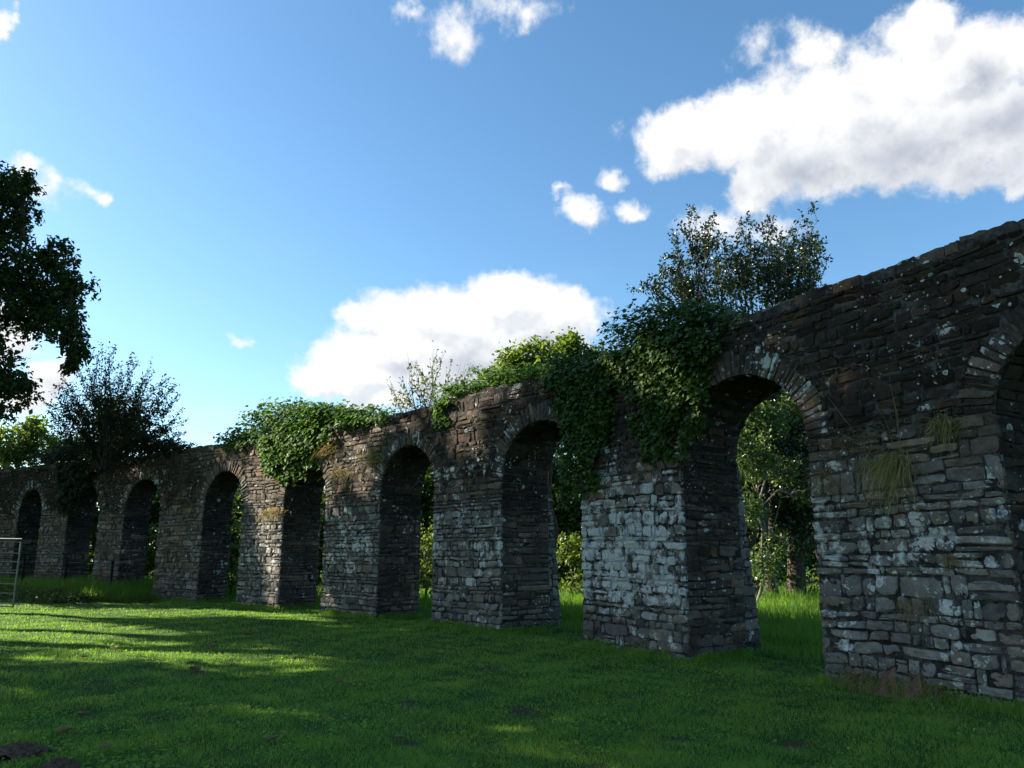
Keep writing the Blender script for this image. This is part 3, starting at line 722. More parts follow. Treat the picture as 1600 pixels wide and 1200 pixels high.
ivy('large dark ivy mass spilling over the wall top beside the big near arch', [
    (1040, 545, 85, 62, .55, 3600), (1045, 500, 60, 30, .3, 1300), (1085, 490, 45, 22, .2, 700), (985, 540, 45, 38, .35, 1100), (1060, 620, 45, 60, .35, 1700), (1030, 590, 50, 60, .4, 1400), (1040, 665, 28, 30, .25, 450), (1085, 600, 24, 45, .25, 600), (960, 575, 50, 40, .3, 1000), (1120, 500, 22, 12, .1, 160), (1015, 700, 7, 22, .12, 120), (1050, 695, 6, 20, .1, 110), (1075, 690, 6, 26, .12, 120), (1032, 705, 5, 14, .1, 70), (1000, 660, 9, 30, .15, 200), (1095, 650, 6, 26, .1, 110), (1140, 497, 12, 8, .06, 60)], .070, M_IVY, 31)
ivy('hanging curtain of dark ivy over the arch left of the white lichened pier', [
    (905, 585, 45, 38, .35, 1300), (915, 635, 38, 55, .3, 1500), (925, 690, 22, 50, .25, 700), (895, 690, 16, 60, .2, 500), (940, 620, 30, 40, .25, 700), (875, 570, 20, 15, .2, 250), (910, 745, 6, 24, .1, 110), (930, 735, 6, 30, .1, 120), (890, 760, 7, 40, .12, 170), (948, 660, 8, 34, .12, 160), (882, 640, 8, 40, .15, 220)], .078, M_IVY, 32)
ivy('thin strip of ivy trailing along the wall top and down the face in the middle', [
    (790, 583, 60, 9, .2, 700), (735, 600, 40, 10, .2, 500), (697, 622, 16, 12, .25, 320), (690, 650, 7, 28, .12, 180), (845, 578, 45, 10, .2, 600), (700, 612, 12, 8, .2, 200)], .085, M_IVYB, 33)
ivy('bright green ivy clump draped over the wall top and half across an arch', [
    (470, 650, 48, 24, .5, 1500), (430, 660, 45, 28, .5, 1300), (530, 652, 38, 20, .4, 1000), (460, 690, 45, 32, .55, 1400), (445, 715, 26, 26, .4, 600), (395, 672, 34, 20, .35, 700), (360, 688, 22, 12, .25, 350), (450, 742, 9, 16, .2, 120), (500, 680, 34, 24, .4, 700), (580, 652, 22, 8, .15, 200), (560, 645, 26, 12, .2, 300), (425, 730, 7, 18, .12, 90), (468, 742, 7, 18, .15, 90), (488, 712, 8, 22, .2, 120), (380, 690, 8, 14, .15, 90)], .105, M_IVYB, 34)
ivy('black-green ivy column under the spiky shrub near the left end', [
    (150, 690, 42, 50, .5, 2200), (160, 645, 34, 34, .4, 1100), (195, 660, 30, 24, .3, 600), (125, 745, 26, 32, .45, 700), (110, 790, 12, 20, .3, 260), (200, 692, 50, 17, .25, 1100), (255, 698, 35, 9, .2, 420), (115, 700, 40, 18, .3, 800), (80, 715, 40, 12, .25, 500), (240, 695, 25, 7, .12, 200)], .12, M_SHRUB, 35)

# ------------------------------------------------------------------ trees and shrubs beyond the wall
def fan_shrub(name, label, base, top_pts, mat, leaf, rng, nleaf, bark, stem_r=.03, sp=.05, grp=None, leafstart=.3):
    t = thing(name, base, label, 'shrub', grp); st = MB(); lv = MB()
    for p1 in top_pts:
        p0 = np.asarray(base) + rng.normal(0, .15, 3) * [1, 1, .3]; c = curve(p0, p1, .10 * rng.uniform(-.3, 1), .02, 9, rng)
        tube(st, c, np.linspace(stem_r, .004, 9), 4)
        u = rng.uniform(leafstart, 1, nleaf) ** .8; pos = np.stack([np.interp(u, np.linspace(0, 1, 9), c[:, i]) for i in range(3)], -1)
        leaves(lv, pos + rng.normal(0, sp, pos.shape) * (1.2 - u[:, None]) * 2.2, leaf, rng, .2, -.3, 'd', aspect=.45)
        for _ in range(5):
            k = rng.uniform(.35, .85); b0 = np.array([np.interp(k, np.linspace(0, 1, 9), c[:, i]) for i in range(3)]); L = np.linalg.norm(c[-1] - c[0])
            b1 = b0 + (c[-1] - c[0]) / L * L * rng.uniform(.12, .25) + rng.normal(0, .09 * L, 3)
            tube(st, curve(b0, b1, 0, .03, 4, rng), np.linspace(stem_r * .4, .003, 4), 3)
            m = nleaf // 5; uu = rng.random((m, 1)); leaves(lv, b0 + (b1 - b0) * uu + rng.normal(0, sp, (m, 3)), leaf, rng, .2, -.2, 'd', aspect=.45)
    st.build('stem', bark, t); lv.build('foliage', mat, t); return t
rng = np.random.default_rng(41)
base = at(165, 735, 28.6)
tops = [at(px, py, 28.6 + rng.normal(0, .9)) for px, py in [(70, 660), (62, 620), (85, 600), (95, 585), (110, 600), (120, 565), (135, 570), (150, 548), (157, 535), (170, 555), (178, 545), (190, 580), (205, 560), (215, 565), (225, 585), (240, 580), (250, 600), (265, 590), (270, 610), (278, 622), (285, 640), (292, 655), (290, 675), (270, 660), (280, 690), (240, 630), (220, 610), (200, 600), (140, 600), (110, 620), (100, 640), (90, 680), (165, 585), (130, 630), (180, 620), (210, 640), (150, 620), (235, 660), (255, 640), (160, 600), (120, 660), (195, 650), (145, 580), (230, 610), (75, 640)]]
fan_shrub('willow_shrub', 'dark spiky shrub with upright shoots behind the wall at the left', base, tops, M_SHRUB, .11, rng, 150, M_TWIG, .03, .07, leafstart=.08)
rng = np.random.default_rng(42); base = at(668, 700, 22.5)
tops = [at(px, py, 22.5 + rng.normal(0, .5)) for px, py in [(605, 600), (615, 622), (625, 590), (640, 570), (650, 562), (660, 575), (683, 548), (690, 560), (700, 585), (705, 562), (720, 580), (735, 575), (750, 568), (740, 595), (665, 600), (680, 590), (650, 600), (630, 615), (715, 600), (725, 605)]]
fan_shrub('sapling', 'thin pale-leaved sapling with sparse twigs above the wall in the middle', base, tops, M_SAPL, .12, rng, 22, M_TWIG, .018, .05, leafstart=.4)

rng = np.random.default_rng(43)
bl = [(at(px, py, Y), rp * Y / F, 26, n) for px, py, rp, Y, n in [(850, 575, 42, 20.5, 1700), (800, 578, 32, 20.5, 1200), (885, 560, 36, 20, 1500), (890, 532, 18, 20, 420), (825, 556, 22, 20.3, 520), (920, 570, 30, 20.3, 900), (770, 590, 20, 20.6, 420), (860, 650, 60, 20.6, 1200), (895, 545, 14, 20, 200)]]
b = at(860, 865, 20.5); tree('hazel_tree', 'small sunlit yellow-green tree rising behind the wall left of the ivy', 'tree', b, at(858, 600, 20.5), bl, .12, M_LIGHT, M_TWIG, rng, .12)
rng = np.random.default_rng(44)
bl = [(at(px, py, Y), rp * Y / F, 22, n) for px, py, rp, Y, n in [(20, 700, 36, 38, 1500), (65, 695, 30, 38, 1200), (55, 668, 18, 38, 500), (95, 710, 30, 38, 1000), (-30, 690, 40, 38, 1400), (30, 740, 50, 38, 1300)]]
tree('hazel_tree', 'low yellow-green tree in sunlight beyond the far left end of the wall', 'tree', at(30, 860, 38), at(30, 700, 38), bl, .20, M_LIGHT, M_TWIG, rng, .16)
# holly behind the near arch
rng = np.random.default_rng(45); Y0 = 23.5
t = thing('holly_tree', on_ground(1165, 935) * 0 + np.append(at(1165, 930, Y0)[:2], gz(*at(1165, 930, Y0)[:2])), 'dark glossy holly tree with airy leafy shoots above the wall and the near arch', 'tree')
tr, lv = MB(), MB(); base = np.array(t['_o'])
forks = [at(px, py, Y0) for px, py in [(1130, 540), (1170, 520), (1215, 540), (1090, 520)]]
for f_ in forks: tube(tr, curve(base + rng.normal(0, .12, 3) * [1, 1, 0], f_, 0, .02, 9, rng), np.linspace(.16, .055, 9), 7)
shoots = [(1006, 440), (1030, 437), (1052, 395), (1058, 375), (1075, 338), (1085, 350), (1102, 345), (1110, 370), (1125, 372), (1140, 385), (1158, 362), (1168, 380), (1185, 385), (1196, 347), (1205, 370), (1222, 358), (1230, 375), (1243, 380), (1262, 385), (1278, 345), (1275, 365), (1282, 385), (1290, 415), (1275, 425), (1262, 440), (1240, 410), (1060, 420), (1045, 425), (1025, 460), (1090, 390), (1150, 400), (1210, 395), (1255, 455), (1225, 440), (1185, 420), (1120, 410), (1070, 450), (1100, 440), (1160, 440), (1200, 450), (1135, 430), (1245, 470)]
for px, py in shoots:
    p1 = at(px, py, Y0 + rng.normal(0, .7)); f_ = forks[int(np.argmin([np.linalg.norm((g - p1)[:1]) for g in forks]))]
    c = curve(f_, p1, .12, .025, 9, rng); tube(tr, c, np.linspace(.035, .007, 9), 5)
    for _ in range(8):
        k = rng.uniform(.45, 1.0); b0 = np.array([np.interp(k, np.linspace(0, 1, 9), c[:, i]) for i in range(3)])
        b1 = b0 + (c[-1] - c[0]) * rng.uniform(.05, .16) + rng.normal(0, .26, 3); tube(tr, curve(b0, b1, 0, .03, 4, rng), np.linspace(.010, .004, 4), 3)
        m = 22; uu = rng.uniform(.55, 1.05, (m, 1)); leaves(lv, b0 + (b1 - b0) * uu + rng.normal(0, .065, (m, 3)), .125, rng, .2, -.3, 'd', aspect=.5)
    uu = rng.uniform(.75, 1, 26); pos = np.stack([np.interp(uu, np.linspace(0, 1, 9), c[:, i]) for i in range(3)], -1); leaves(lv, pos + rng.normal(0, .04, pos.shape), .11, rng, .2, -.4, 'd', aspect=.5)
for px, py, rp, n in [(1175, 700, 45, 2600), (1150, 760, 40, 1500), (1215, 660, 50, 2200), (1170, 850, 35, 1500), (1240, 720, 40, 1300), (1250, 820, 40, 1500), (1195, 620, 40, 1400), (1210, 780, 40, 500), (1120, 640, 50, 1500), (1270, 640, 50, 1600), (1280, 760, 40, 1200), (1110, 800, 50, 1500), (1160, 480, 60, 700), (1140, 430, 40, 420), (1190, 425, 45, 520), (1235, 430, 38, 380), (1085, 440, 38, 320), (1250, 400, 28, 200), (1100, 470, 40, 300), (1220, 470, 45, 400)]:
    cc, P = clumps(at(px, py, Y0 + rng.normal(.3, .4)), rp * Y0 / F, 40, int(n * 2.2), rng); leaves(lv, P, .11, rng, .2, .2, 'd', aspect=.55)
tr.build('trunk', M_BARK, t); lv.build('crown', M_HOLLY, t)
# ivy-clad trunk and a pale bare leaning tree in the near arch
rng = np.random.default_rng(46)
def bare(label, pts, r0, mat, name='bare_tree', brs=(), leafn=0):
    t = thing(name, (pts[0][0], pts[0][1], gz(pts[0][0], pts[0][1])), label, 'tree'); mb = MB()
    tube(mb, pts, np.linspace(r0, r0 * .35, len(pts)), 8)
    for q in brs: tube(mb, q, np.linspace(r0 * .35, .008, len(q)), 5)
    mb.build('trunk', mat, t)
    if leafn:
        lv = MB(); k = rng.integers(0, len(pts), leafn); leaves(lv, np.array(pts)[k] + rng.normal(0, .45, (leafn, 3)) * [1, 1, .9], .10, rng, .2, .3, 'd', aspect=.8); lv.build('crown', M_IVY, t)
    return t
bare('pale leaning bare trunk with curling twigs in the grass behind the near arch', [at(px, py, 23.2) for px, py in [(1216, 935), (1205, 880), (1195, 830), (1190, 790), (1180, 750), (1178, 700)]], .06, M_PALE, 'leaning_tree',
     [[at(px, py, 23.1) for px, py in q] for q in ([(1200, 850), (1215, 800), (1222, 770), (1205, 735), (1190, 715)], [(1195, 830), (1180, 800), (1185, 760), (1210, 745)], [(1190, 790), (1170, 740), (1160, 735), (1145, 740)], [(1180, 740), (1220, 700), (1225, 660), (1205, 640)], [(1220, 690), (1250, 745), (1275, 750)], [(1205, 730), (1225, 745), (1260, 752)], [(1200, 720), (1195, 660), (1185, 630)], [(1215, 620), (1228, 615), (1215, 604)])])
bare('straight dark ivy-clad trunk standing just right of the pale leaning one', [at(px, py, 24.6) for px, py in [(1245, 930), (1244, 850), (1242, 760), (1238, 680), (1236, 600), (1235, 540)]], .30, M_BARK, 'ivy_clad_tree', leafn=2600)
bare('dark slender trunk behind the holly foliage in the near arch', [at(px, py, 25.2) for px, py in [(1205, 930), (1206, 850), (1208, 760), (1210, 680), (1212, 600)]], .22, M_BARK, 'slender_tree', leafn=500)

rg = np.random.default_rng(48)
bl = [(at(px, py, Y), rp * Y / F, 30, n) for px, py, rp, Y, n in [(1175, 720, 34, 22, 1500), (1205, 660, 30, 22, 1200), (1165, 800, 30, 21.8, 900), (1190, 880, 28, 22, 800), (1225, 735, 24, 22.4, 500), (1215, 850, 20, 22, 350), (1150, 690, 26, 21.6, 700), (1235, 640, 26, 22.6, 700), (1170, 640, 24, 22, 600), (1255, 770, 22, 23, 400)]]
tree('understory_tree', 'thin leafy young tree with glinting mid-green leaves filling the near arch view', 'tree', at(1180, 935, 22), at(1195, 640, 22), bl, .105, M_UNDER, M_PALE, rg, .05, None, limb=.018, aspect=.6)
# hedgerow trees that close the view through the other arches
HG = [(-60, 40, 3.0, 0), (60, 42, 3.0, 0), (150, 40, 2.6, 0), (238, 37, 2.4, 0), (300, 40, 2.6, 0), (366, 36, 2.2, 0), (450, 39, 2.6, 0), (545, 37, 2.6, 0), (625, 38, 2.4, 0), (668, 33, 1.9, 0), (735, 36, 2.6, 0), (830, 35, 2.6, 0), (892, 31, 2.1, 0), (960, 34, 2.6, 0), (1050, 34, 2.6, 0), (1120, 33, 2.3, 0), (1190, 36, 2.8, 0), (1280, 35, 2.8, 0), (1380, 34, 2.8, 0), (1500, 33, 2.8, 0), (1640, 33, 2.8, 0), (1790, 32, 2.8, 0), (1960, 31, 2.8, 0)]
HL = ['dark hedgerow tree beyond the meadow seen low through the far arches', 'bushy hedgerow tree beyond the meadow behind the arcade']
for i, (px, Y, r, _) in enumerate(HG):
    rg = np.random.default_rng(500 + i); x0 = (px - 800) / F * Y; zc = 4.1 if px > 850 else 3.9 if 600 < px < 700 else 2.9; rz = 3.3 if px > 850 else 3.0 if 600 < px < 700 else 2.2; bl = []
    for k in range(9):
        v = rg.normal(0, 1, 3); v /= np.linalg.norm(v); v *= rg.uniform(.3, .8); bl.append((np.array([x0, Y, zc]) + v * [r, r * .8, rz], r * .55, 14, 900))
    for k in range(3): bl.append((np.array([x0 + (k - 1) * r * .8, Y + rg.normal(0, .4), 1.3]), (r * .6, r * .6, 1.0), 12, 700))
    tree('hedge_tree', 'bushy dark green hedgerow tree standing beyond the meadow behind the arcade', 'tree', (x0, Y, 0), (x0, Y, 4.2), bl, .2, M_HEDGE if i % 3 else M_IVY, M_BARK, rg, .16, 'hedgerow trees beyond the meadow', twigs=False, aspect=.7)
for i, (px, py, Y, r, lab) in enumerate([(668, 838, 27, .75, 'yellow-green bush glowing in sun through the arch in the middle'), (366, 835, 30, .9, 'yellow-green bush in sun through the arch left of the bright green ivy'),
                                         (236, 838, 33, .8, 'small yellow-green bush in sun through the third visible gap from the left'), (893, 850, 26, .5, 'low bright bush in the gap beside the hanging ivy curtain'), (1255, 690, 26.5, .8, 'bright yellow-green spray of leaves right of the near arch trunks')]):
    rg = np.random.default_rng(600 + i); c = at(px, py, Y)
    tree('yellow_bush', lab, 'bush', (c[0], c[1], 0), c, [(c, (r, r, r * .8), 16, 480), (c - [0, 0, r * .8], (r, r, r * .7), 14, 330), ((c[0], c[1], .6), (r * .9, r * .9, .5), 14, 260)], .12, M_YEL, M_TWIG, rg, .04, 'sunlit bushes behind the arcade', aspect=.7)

# ------------------------------------------------------------------ plants rooted in the stones
def tuft(label, px, py, n, L, w, mat, seed, droop=.6, z=None, spreadp=14, group='grass tufts growing from the wall'):
    rng = np.random.default_rng(seed); s_, z_ = px2wall(px, py)[0]; org = wall(s_, z_, .02)
    t = MB(); k = px2wall(px + rng.normal(0, spreadp, n), py + rng.normal(0, spreadp * .5, n)); P = wall(k[:, 0], k[:, 1], .01); nr = wall_normal(k[:, 0])
    a = rng.normal(0, .55, (n, 3)); d0 = nr * rng.uniform(.25, .9, (n, 1)) + a * .8; d0[:, 2] = d0[:, 2] + .35; d0 /= np.linalg.norm(d0, axis=1, keepdims=True)
    Ls = L * rng.uniform(.5, 1.25, (n, 1)); g = np.array([0, 0, -1.]) * droop
    pts = [P + d0 * Ls * u + g * Ls * u * u * rng.uniform(.6, 1.3, (n, 1)) for u in (0, .35, .7, 1)]
    sd = np.cross(d0, rng.normal(0, 1, (n, 3))); sd = sd / np.linalg.norm(sd, axis=1, keepdims=True) * w * .5
    v = np.stack([pts[0] - sd, pts[0] + sd, pts[1] - sd, pts[1] + sd, pts[2] - sd * .8, pts[2] + sd * .8, pts[3]], 1); b = np.arange(n)[:, None] * 7
    t.add(v, np.concatenate([b + [0, 1, 3, 2], b + [2, 3, 5, 4]])); t.f.append(b + [4, 5, 6]); t.mi.append((n, 0))
    return tag(t.build('grass_tuft', mat, origin=org), label, 'grass tuft', group)
TU = [('green grass tuft on the near right pier beside the edge arch', 1480, 662, 240, .26, .006, M_TUFT, 1.0, 12),
      ('shaggy brown-green grass tuft hanging in the middle of the near right pier', 1398, 722, 560, .42, .006, M_TUFT, 1.3, 16),
      ('dry brown grass sprig left of the shaggy tuft on the near right pier', 1345, 690, 160, .26, .004, M_DRY, .7, 22),
      ('tangle of dry roots at the left edge of the near right pier', 1295, 752, 170, .30, .004, M_DRY, .4, 16),
      ('straw-coloured tuft low on the near right pier', 1437, 942, 160, .24, .004, M_DRY, 1.1, 14),
      ('small dry tuft above the straw-coloured one on the near right pier', 1490, 872, 90, .2, .004, M_DRY, 1.1, 10),
      ('dry shaggy weeds at the left foot of the near right pier', 1348, 1062, 460, .32, .005, M_DRY, .8, 18),
      ('dry brown weeds in the middle of the foot of the near right pier', 1450, 1085, 420, .28, .005, M_DRY, .8, 28),
      ('brown moss and dry stems at the left top of the white lichened pier', 940, 765, 120, .25, .006, M_DRY, .8, 18),
      ('reddish dry tuft in the middle of the white lichened pier top', 1000, 735, 80, .18, .006, M_DRY, .8, 22),
      ('small green weeds at the foot of the white lichened pier', 985, 1012, 160, .16, .006, M_TUFT, .5, 14),
      ('ochre dry tuft on the sunlit pier under the bright ivy', 430, 800, 150, .36, .012, M_DRY, .9, 8),
      ('dry bush of grass under the ivy arch at the left of its right pier', 515, 700, 160, .42, .012, M_DRY, .7, 9),
      ('dry grass tuft at the springing of the middle arch', 590, 715, 150, .36, .012, M_TUFT, .7, 10),
      ('thin dry weeds on the face between the bright ivy and the middle arch', 540, 740, 90, .34, .012, M_DRY, .8, 12)]
for i, (lab, px, py, n, L, w, mat, dr, sp) in enumerate(TU): tuft(lab, px, py, n, L, w, mat, 700 + i, dr, None, sp)
# long bare stalks on the near pier
rng = np.random.default_rng(77)
for (bx, by), tops, lab in (((1412, 722), [(1408, 600), (1403, 585), (1380, 625), (1415, 640), (1385, 655)], 'thin bare dry stalks rising tall from the shaggy tuft on the near right pier'),
                            ((1332, 668), [(1288, 600), (1318, 640)], 'two thin bare stalks leaning left above the dry sprig on the near right pier')):
    mb = MB(); a = px2wall(bx, by)[0]
    for px, py in tops:
        b = px2wall(px, py)[0]; tube(mb, curve(wall(a[0], a[1], .02), wall(b[0], b[1], .16), .0, .012, 7, rng), np.linspace(.0035, .0015, 7), 4)
    tag(mb.build('dry_stalks', M_DRY, origin=wall(a[0], a[1], .02)), lab, 'plant')

# ------------------------------------------------------------------ molehills, fallen leaves
for i, ((px, py, r, h), c) in enumerate(zip(HILLS, hillc)):
    rng = np.random.default_rng(800 + i); n = 40; a = np.linspace(-1, 1, n); A, B = np.meshgrid(a, a, indexing='ij'); q = np.sqrt(A ** 2 + B ** 2)
    ang = np.arctan2(B, A); edge = 1 + .12 * np.sin(3 * ang + i) + .08 * np.sin(7 * ang); q = q / edge
    Z = h * np.clip(1 - q ** 2, 0, 1) ** .8 + rng.normal(0, .006, q.shape) * (q < 1) + .012 * np.sin(A * 14 + i) * np.sin(B * 12) * (q < .9) - .04 * (q > 1)
    X = c[0] + A * r * 1.15; Y = c[1] + B * r * .9; mb = MB(); strip(mb, np.stack([X, Y, gz(X, Y) + Z], -1), 0)
    for k in range(60):
        an, qq = rng.uniform(0, 6.28), rng.random() ** .5 * .95; p = np.array([c[0] + math.cos(an) * qq * r * 1.1, c[1] + math.sin(an) * qq * r * .9, 0]); p[2] = gz(p[0], p[1]) + h * max(0, 1 - qq ** 2) ** .8
        w = rng.uniform(.008, .024); v = rng.normal(0, 1, (6, 3)); oc = np.array([[1, 0, 0], [-1, 0, 0], [0, 1, 0], [0, -1, 0], [0, 0, 1], [0, 0, -1]]) * w + v * w * .25 + p
        mb.add(oc, [[0, 2, 4], [2, 1, 4], [1, 3, 4], [3, 0, 4], [2, 0, 5], [1, 2, 5], [3, 1, 5], [0, 3, 5]])
    tag(mb.build('molehill', M_SOIL, origin=(c[0], c[1], float(gz(*c)))), ['wide reddish-brown molehill at the bottom left corner of the lawn', 'smaller molehill of dark soil cut by the bottom edge'][i], 'molehill', 'molehills on the lawn')
rng = np.random.default_rng(860); c_ = px2wall(1405, 1075)[0]; U_, D_ = np.meshgrid(np.linspace(-.62, .62, 60), np.linspace(-.04, .34, 26), indexing='ij')
Hh = .26 * np.clip(1 - (U_ / .6) ** 2, 0, 1) ** .7 * np.clip(1 - D_ / .30, 0, 1) ** 1.3 * (1 + .25 * np.sin(U_ * 17) + .15 * np.sin(U_ * 41 + D_ * 30)) + rng.normal(0, .006, U_.shape) - .03
P = wall(c_[0] + U_.ravel(), 0, D_.ravel()); P[:, 2] = gz(P[:, 0], P[:, 1]) + Hh.ravel(); mb = MB(); strip(mb, P.reshape(60, 26, 3), 0)
tag(mb.build('earth_heap', M_SOIL, origin=wall(c_[0], 0, .1)), 'reddish heap of crumbled earth against the foot of the near right pier', 'earth heap')
FL = [(130, 1121, .13, 'pale brown curled leaf, the largest one lying in the left foreground'), (99, 1153, .13, 'dark russet curled leaf just beyond the wide molehill'), (164, 1181, .10, 'small rusty leaf right of the molehills near the bottom edge'), (424, 1170, .10, 'tan leaf lying alone at the bottom left of centre'),
      (329, 1015, .22, 'light tan leaf out on the lawn in front of the sunlit pier'), (305, 1052, .17, 'greyish leaf on a bare patch of the left lawn'), (132, 1034, .12, 'small pale leaf in shade at the edge of the sunlit strip'), (134, 1081, .09, 'tiny pale leaf left of the lawn centre, in front of the big curled one'),
      (625, 1158, .10, 'brown leaf by a bare spot near the bottom centre'), (530, 1070, .09, 'tiny yellowish leaf near the middle of the lawn'), (1122, 1038, .07, 'orange leaf at the foot of the white lichened pier'), (610, 1023, .12, 'little light leaf on the lawn before the middle arch'), (388, 994, .2, 'flat leaf on the brightly lit grass in front of the ivy arch'), (178, 1018, .12, 'reddish leaf scrap on the sun flecked left lawn')]
for i, (px, py, size, lab) in enumerate(FL):
    rng = np.random.default_rng(900 + i); p = on_ground(px, py); p[2] = gz(p[0], p[1]) + .035
    a = rng.uniform(0, 6.28); dx = np.array([math.cos(a), math.sin(a), 0]); dy = np.array([-dx[1], dx[0], 0]); mb = MB(); n = 9
    t_ = np.linspace(0, 1, n); hw = np.sin(t_ ** .8 * np.pi) ** .8 * .40 * (1 + .5 * np.cos(np.arange(n) * np.pi)) + .012
    V = []
    for k in range(n):
        for sgn in (-1, -.5, 0, .5, 1):
            V.append(p + dx * (t_[k] - .5) * size + dy * sgn * hw[k] * size + np.array([0, 0, size * (.30 * abs(sgn) ** 1.6 * (1 if i % 2 else .7) + .22 * (t_[k] - .4) ** 2 + rng.normal(0, .015))]))
    strip(mb, np.array(V).reshape(n, 5, 3), 0); tube(mb, [p - dx * size * .5 + [0, 0, size * .05], p - dx * size * .68 + [0, 0, size * .12], p - dx * size * .8 + [0, 0, size * .1]], .002, 4)
    tag(mb.build('fallen_leaf', M_LITTER, origin=p), lab, 'leaf', 'fallen leaves on the lawn')

# ------------------------------------------------------------------ gate, wire fence, timber frame at the left end
gy_ = 22.6; gr = np.array(on_ground(20, 951)); gr[2] = gz(gr[0], gr[1])
gl = gr + np.array([-3.3, .9, 0]); gl[2] = gz(gl[0], gl[1])
gt = thing('metal_gate', (gr + gl) / 2, 'grey galvanised tubular field gate at the left edge of the view', 'gate')
def lerp(u, z): p = gr + (gl - gr) * u; p[2] = gr[2] + (gl[2] - gr[2]) * u + z; return p
for u in (0, 1): 
    mb = MB(); tube(mb, [lerp(u, -.05), lerp(u, 1.0), lerp(u, 1.92)], .032, 8); mb.build('gate_post', M_METAL, gt)
mb = MB(); tube(mb, [lerp(.5, .12), lerp(.5, 1.0), lerp(.5, 2.0)], .02, 6); mb.build('stay', M_METAL, gt)
for z in (.06, .44, .71, 1.03, 1.10, 1.35, 1.60, 1.93, 2.02):
    mb = MB(); tube(mb, [lerp(-.005, z), lerp(.5, z + .01), lerp(1, z)], .018 if z != 1.10 else .010, 6); mb.build('rail', M_METAL, gt)
fa = wall(36.2, 0, 1.35); fb = wall(28.6, 0, .75); ft = thing('wire_fence', (fa + fb) / 2, 'low wire fence with dark posts on the bank in front of the left arches', 'fence')
fps = [fa + (fb - fa) * u for u in (0, .34, .67, 1)]
for p in fps: p[2] = gz(p[0], p[1])
for p in fps:
    mb = MB(); tube(mb, [p - [0, 0, .2], p + [.01, 0, .6], p + [.0, .01, 1.15]], .045, 7); mb.build('post', M_WOOD, ft)
for z in (.35, .68, 1.0):
    mb = MB(); tube(mb, [p + [0, 0, z] for p in fps], .004, 4); mb.build('wire', M_METAL, ft)
# ------------------------------------------------------------------ sky with clouds
w = bpy.data.worlds.new('World'); sc.world = w; w.use_nodes = True; w.node_tree.nodes.clear()
def pix_ae(px, py):
    d = ray(px, py); d = d / np.linalg.norm(d); return math.atan2(d[0], d[1]), math.asin(d[2])
CL = [  # px, py, rx, ry (px), strength
    (1330, 170, 190, 95, 1), (1480, 120, 190, 90, 1), (1180, 200, 120, 70, 1), (1060, 215, 75, 62, .95), (1450, 210, 220, 85, 1), (1290, 250, 150, 70, 1), (1180, 290, 55, 50, .9), (1600, 190, 120, 80, .9), (1440, 55, 70, 55, .9), (1270, 85, 60, 45, .6), (1520, 270, 110, 40, .6), (1600, 270, 40, 35, .8),
    (700, 500, 150, 62, 1), (800, 480, 110, 50, 1), (620, 540, 110, 60, 1), (560, 580, 100, 42, .95), (500, 590, 50, 25, .9), (880, 490, 75, 45, .95), (720, 570, 150, 60, 1), (840, 550, 110, 50, .95), (570, 495, 55, 24, .8), (600, 620, 60, 25, .7),
    (955, 285, 30, 20, .42), (985, 323, 38, 22, .58), (910, 335, 38, 24, .55), (880, 310, 22, 10, .3), (960, 200, 22, 18, .2), (1130, 355, 60, 30, .45), (1210, 360, 50, 26, .4), (1090, 345, 44, 20, .32),
    (1190, 85, 60, 40, .26), (1250, 60, 40, 30, .3), (1590, 140, 30, 20, .4),
    (700, 45, 62, 46, .36), (650, 18, 36, 22, .36), (715, 75, 34, 36, .3), (800, 10, 80, 32, .3), (835, 20, 34, 32, .34),
    (140, 302, 40, 18, .42), (85, 288, 30, 20, .3), (36, 262, 36, 20, .42), (2, 38, 26, 28, .75), (160, 312, 22, 16, .5), (70, 300, 60, 26, .22),
    (20, 520, 50, 60, .8), (70, 590, 45, 30, .8), (30, 630, 60, 40, .8), (380, 528, 20, 12, .28), (110, 560, 20, 20, .5)]
def cloud_group():
    g = bpy.data.node_groups.new('cloud_density', 'ShaderNodeTree')
    g.interface.new_socket('Vector', in_out='INPUT', socket_type='NodeSocketVector'); g.interface.new_socket('Density', in_out='OUTPUT', socket_type='NodeSocketFloat'); g.interface.new_socket('Smooth', in_out='OUTPUT', socket_type='NodeSocketFloat')
    t = NT(g); gi = t.n('NodeGroupInput'); go = t.n('NodeGroupOutput'); v = gi.outputs[0]
    wn = t.n('ShaderNodeTexNoise'); t.l(v, wn.inputs['Vector']); wn.inputs['Scale'].default_value = 12; wn.inputs['Detail'].default_value = 6; wn.inputs['Roughness'].default_value = .62
    wv = t.vm('SCALE', t.vm('SUBTRACT', wn.outputs['Color'], (.5, .5, .5)), sc_=.075); pw = t.vm('ADD', v, wv)
    acc = None
    for px, py, rx, ry, k in CL:
        a, e = pix_ae(px, py); a1, _ = pix_ae(px + rx, py); _, e1 = pix_ae(px, py - ry)
        q = t.vm('MULTIPLY', t.vm('SUBTRACT', pw, (a, e, 0)), (1 / (a1 - a), 1 / (e1 - e), 0)); val = t.m('MULTIPLY', t.m('SUBTRACT', 1.15, t.vm('LENGTH', q)), k)
        acc = val if acc is None else t.m('SMOOTH_MAX', acc, val, .22)
    n = t.noise(v, 20, 9, .6); n2 = t.noise(v, 55, 7, .65)
    den = t.m('ADD', acc, t.m('ADD', t.m('MULTIPLY', t.m('SUBTRACT', n, .5), .85), t.m('MULTIPLY', t.m('SUBTRACT', n2, .5), .36)))
    t.l(den, go.inputs[0]); t.l(t.m('ADD', acc, t.m('MULTIPLY', t.m('SUBTRACT', n, .5), .75)), go.inputs[1]); return g
CG = cloud_group(); t = NT(w.node_tree)
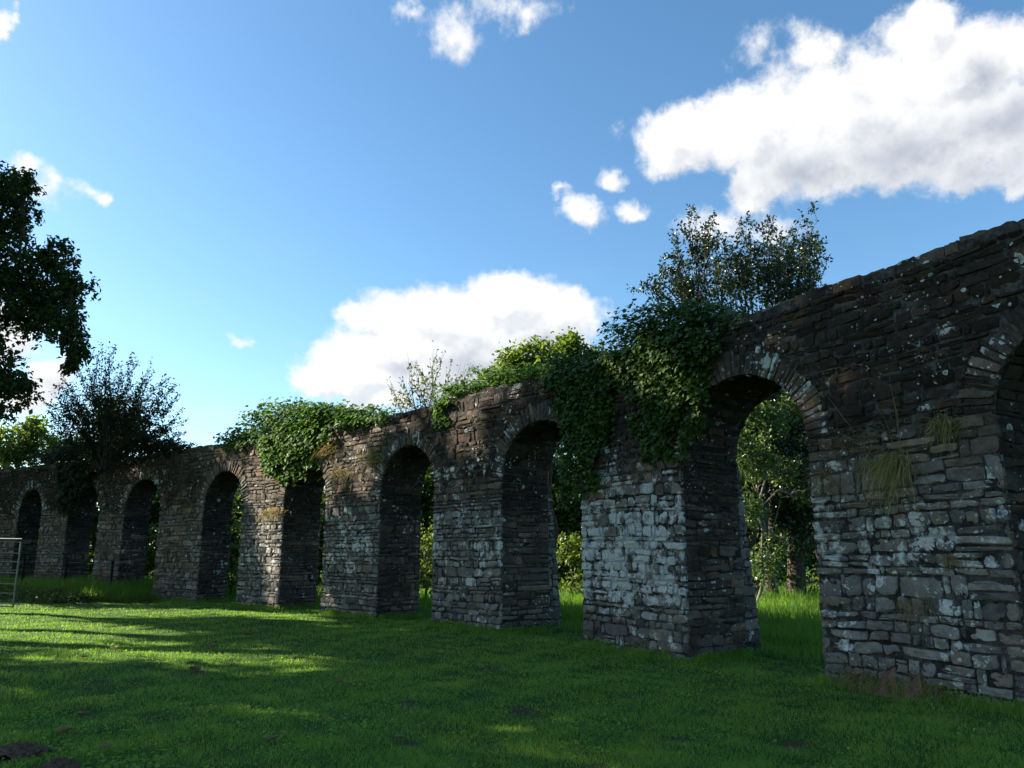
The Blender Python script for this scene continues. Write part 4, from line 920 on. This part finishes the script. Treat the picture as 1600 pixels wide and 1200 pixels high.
tc = t.n('ShaderNodeTexCoord'); sx = t.n('ShaderNodeSeparateXYZ'); t.l(tc.outputs['Generated'], sx.inputs[0])
az = t.m('ARCTAN2', sx.outputs[0], sx.outputs[1]); el = t.m('ARCSINE', sx.outputs[2]); cv = t.n('ShaderNodeCombineXYZ'); t.l(az, cv.inputs[0]); t.l(el, cv.inputs[1])
g1 = t.n('ShaderNodeGroup', node_tree=CG); t.l(cv.outputs[0], g1.inputs[0])
g2 = t.n('ShaderNodeGroup', node_tree=CG); t.l(t.vm('ADD', cv.outputs[0], (-.05, .06, 0)), g2.inputs[0])
sky = t.n('ShaderNodeTexSky', sky_type='NISHITA', sun_disc=False); sky.sun_elevation = SEL; sky.sun_rotation = SAZ; sky.altitude = 100; sky.air_density = 1.0; sky.dust_density = .6; sky.ozone_density = 2.2
alpha = t.rng(g1.outputs[0], .03, .47); core = t.rng(g1.outputs[0], .2, 1.0)
shade = t.m('MULTIPLY', t.rng(g2.outputs[1], .25, 1.25), t.rng(g1.outputs[0], .1, .75, .35, 1))
ccol = t.mix(shade, (3.95, 3.95, 3.95), (2.0, 2.17, 2.5)); 
veil = t.m('MULTIPLY', t.rng(t.noise(t.vm('MULTIPLY', cv.outputs[0], (3, 14, 1)), 1.6, 5, .5), .5, .8), t.m('MULTIPLY', t.rng(el, .45, .1), .22))
hs = t.n('ShaderNodeHueSaturation'); hs.inputs['Saturation'].default_value = 1.12; t.l(t.mix(1., sky.outputs[0], (.80, .885, .87), 'MULTIPLY'), hs.inputs['Color'])
base = t.mix(veil, hs.outputs[0], (3.2, 3.45, 3.7))
above = t.rng(el, 0.0, .03)
g3 = t.n('ShaderNodeGroup', node_tree=CG); t.l(t.vm('ADD', cv.outputs[0], (-.010, .016, 0)), g3.inputs[0])
relief = t.m('SUBTRACT', g3.outputs[0], g1.outputs[0])
ccol = t.mix(t.rng(relief, -.02, .42, 0, .5), ccol, t.mix(1., ccol, (.60, .64, .71), 'MULTIPLY'))
col = t.mix(t.m('MULTIPLY', t.m('MULTIPLY', alpha, .97), above), base, ccol)
bg = t.n('ShaderNodeBackground'); t.l(col, bg.inputs[0]); bg.inputs[1].default_value = .083
wo = t.n('ShaderNodeOutputWorld'); t.l(bg.outputs[0], wo.inputs[0])

for r_ in ROOTS:
    if '_o' in r_: del r_['_o']
sc.cycles.use_denoising = True
sc.cycles.max_bounces = 6; sc.cycles.diffuse_bounces = 3; sc.cycles.glossy_bounces = 2; sc.cycles.transmission_bounces = 4; sc.cycles.transparent_max_bounces = 4
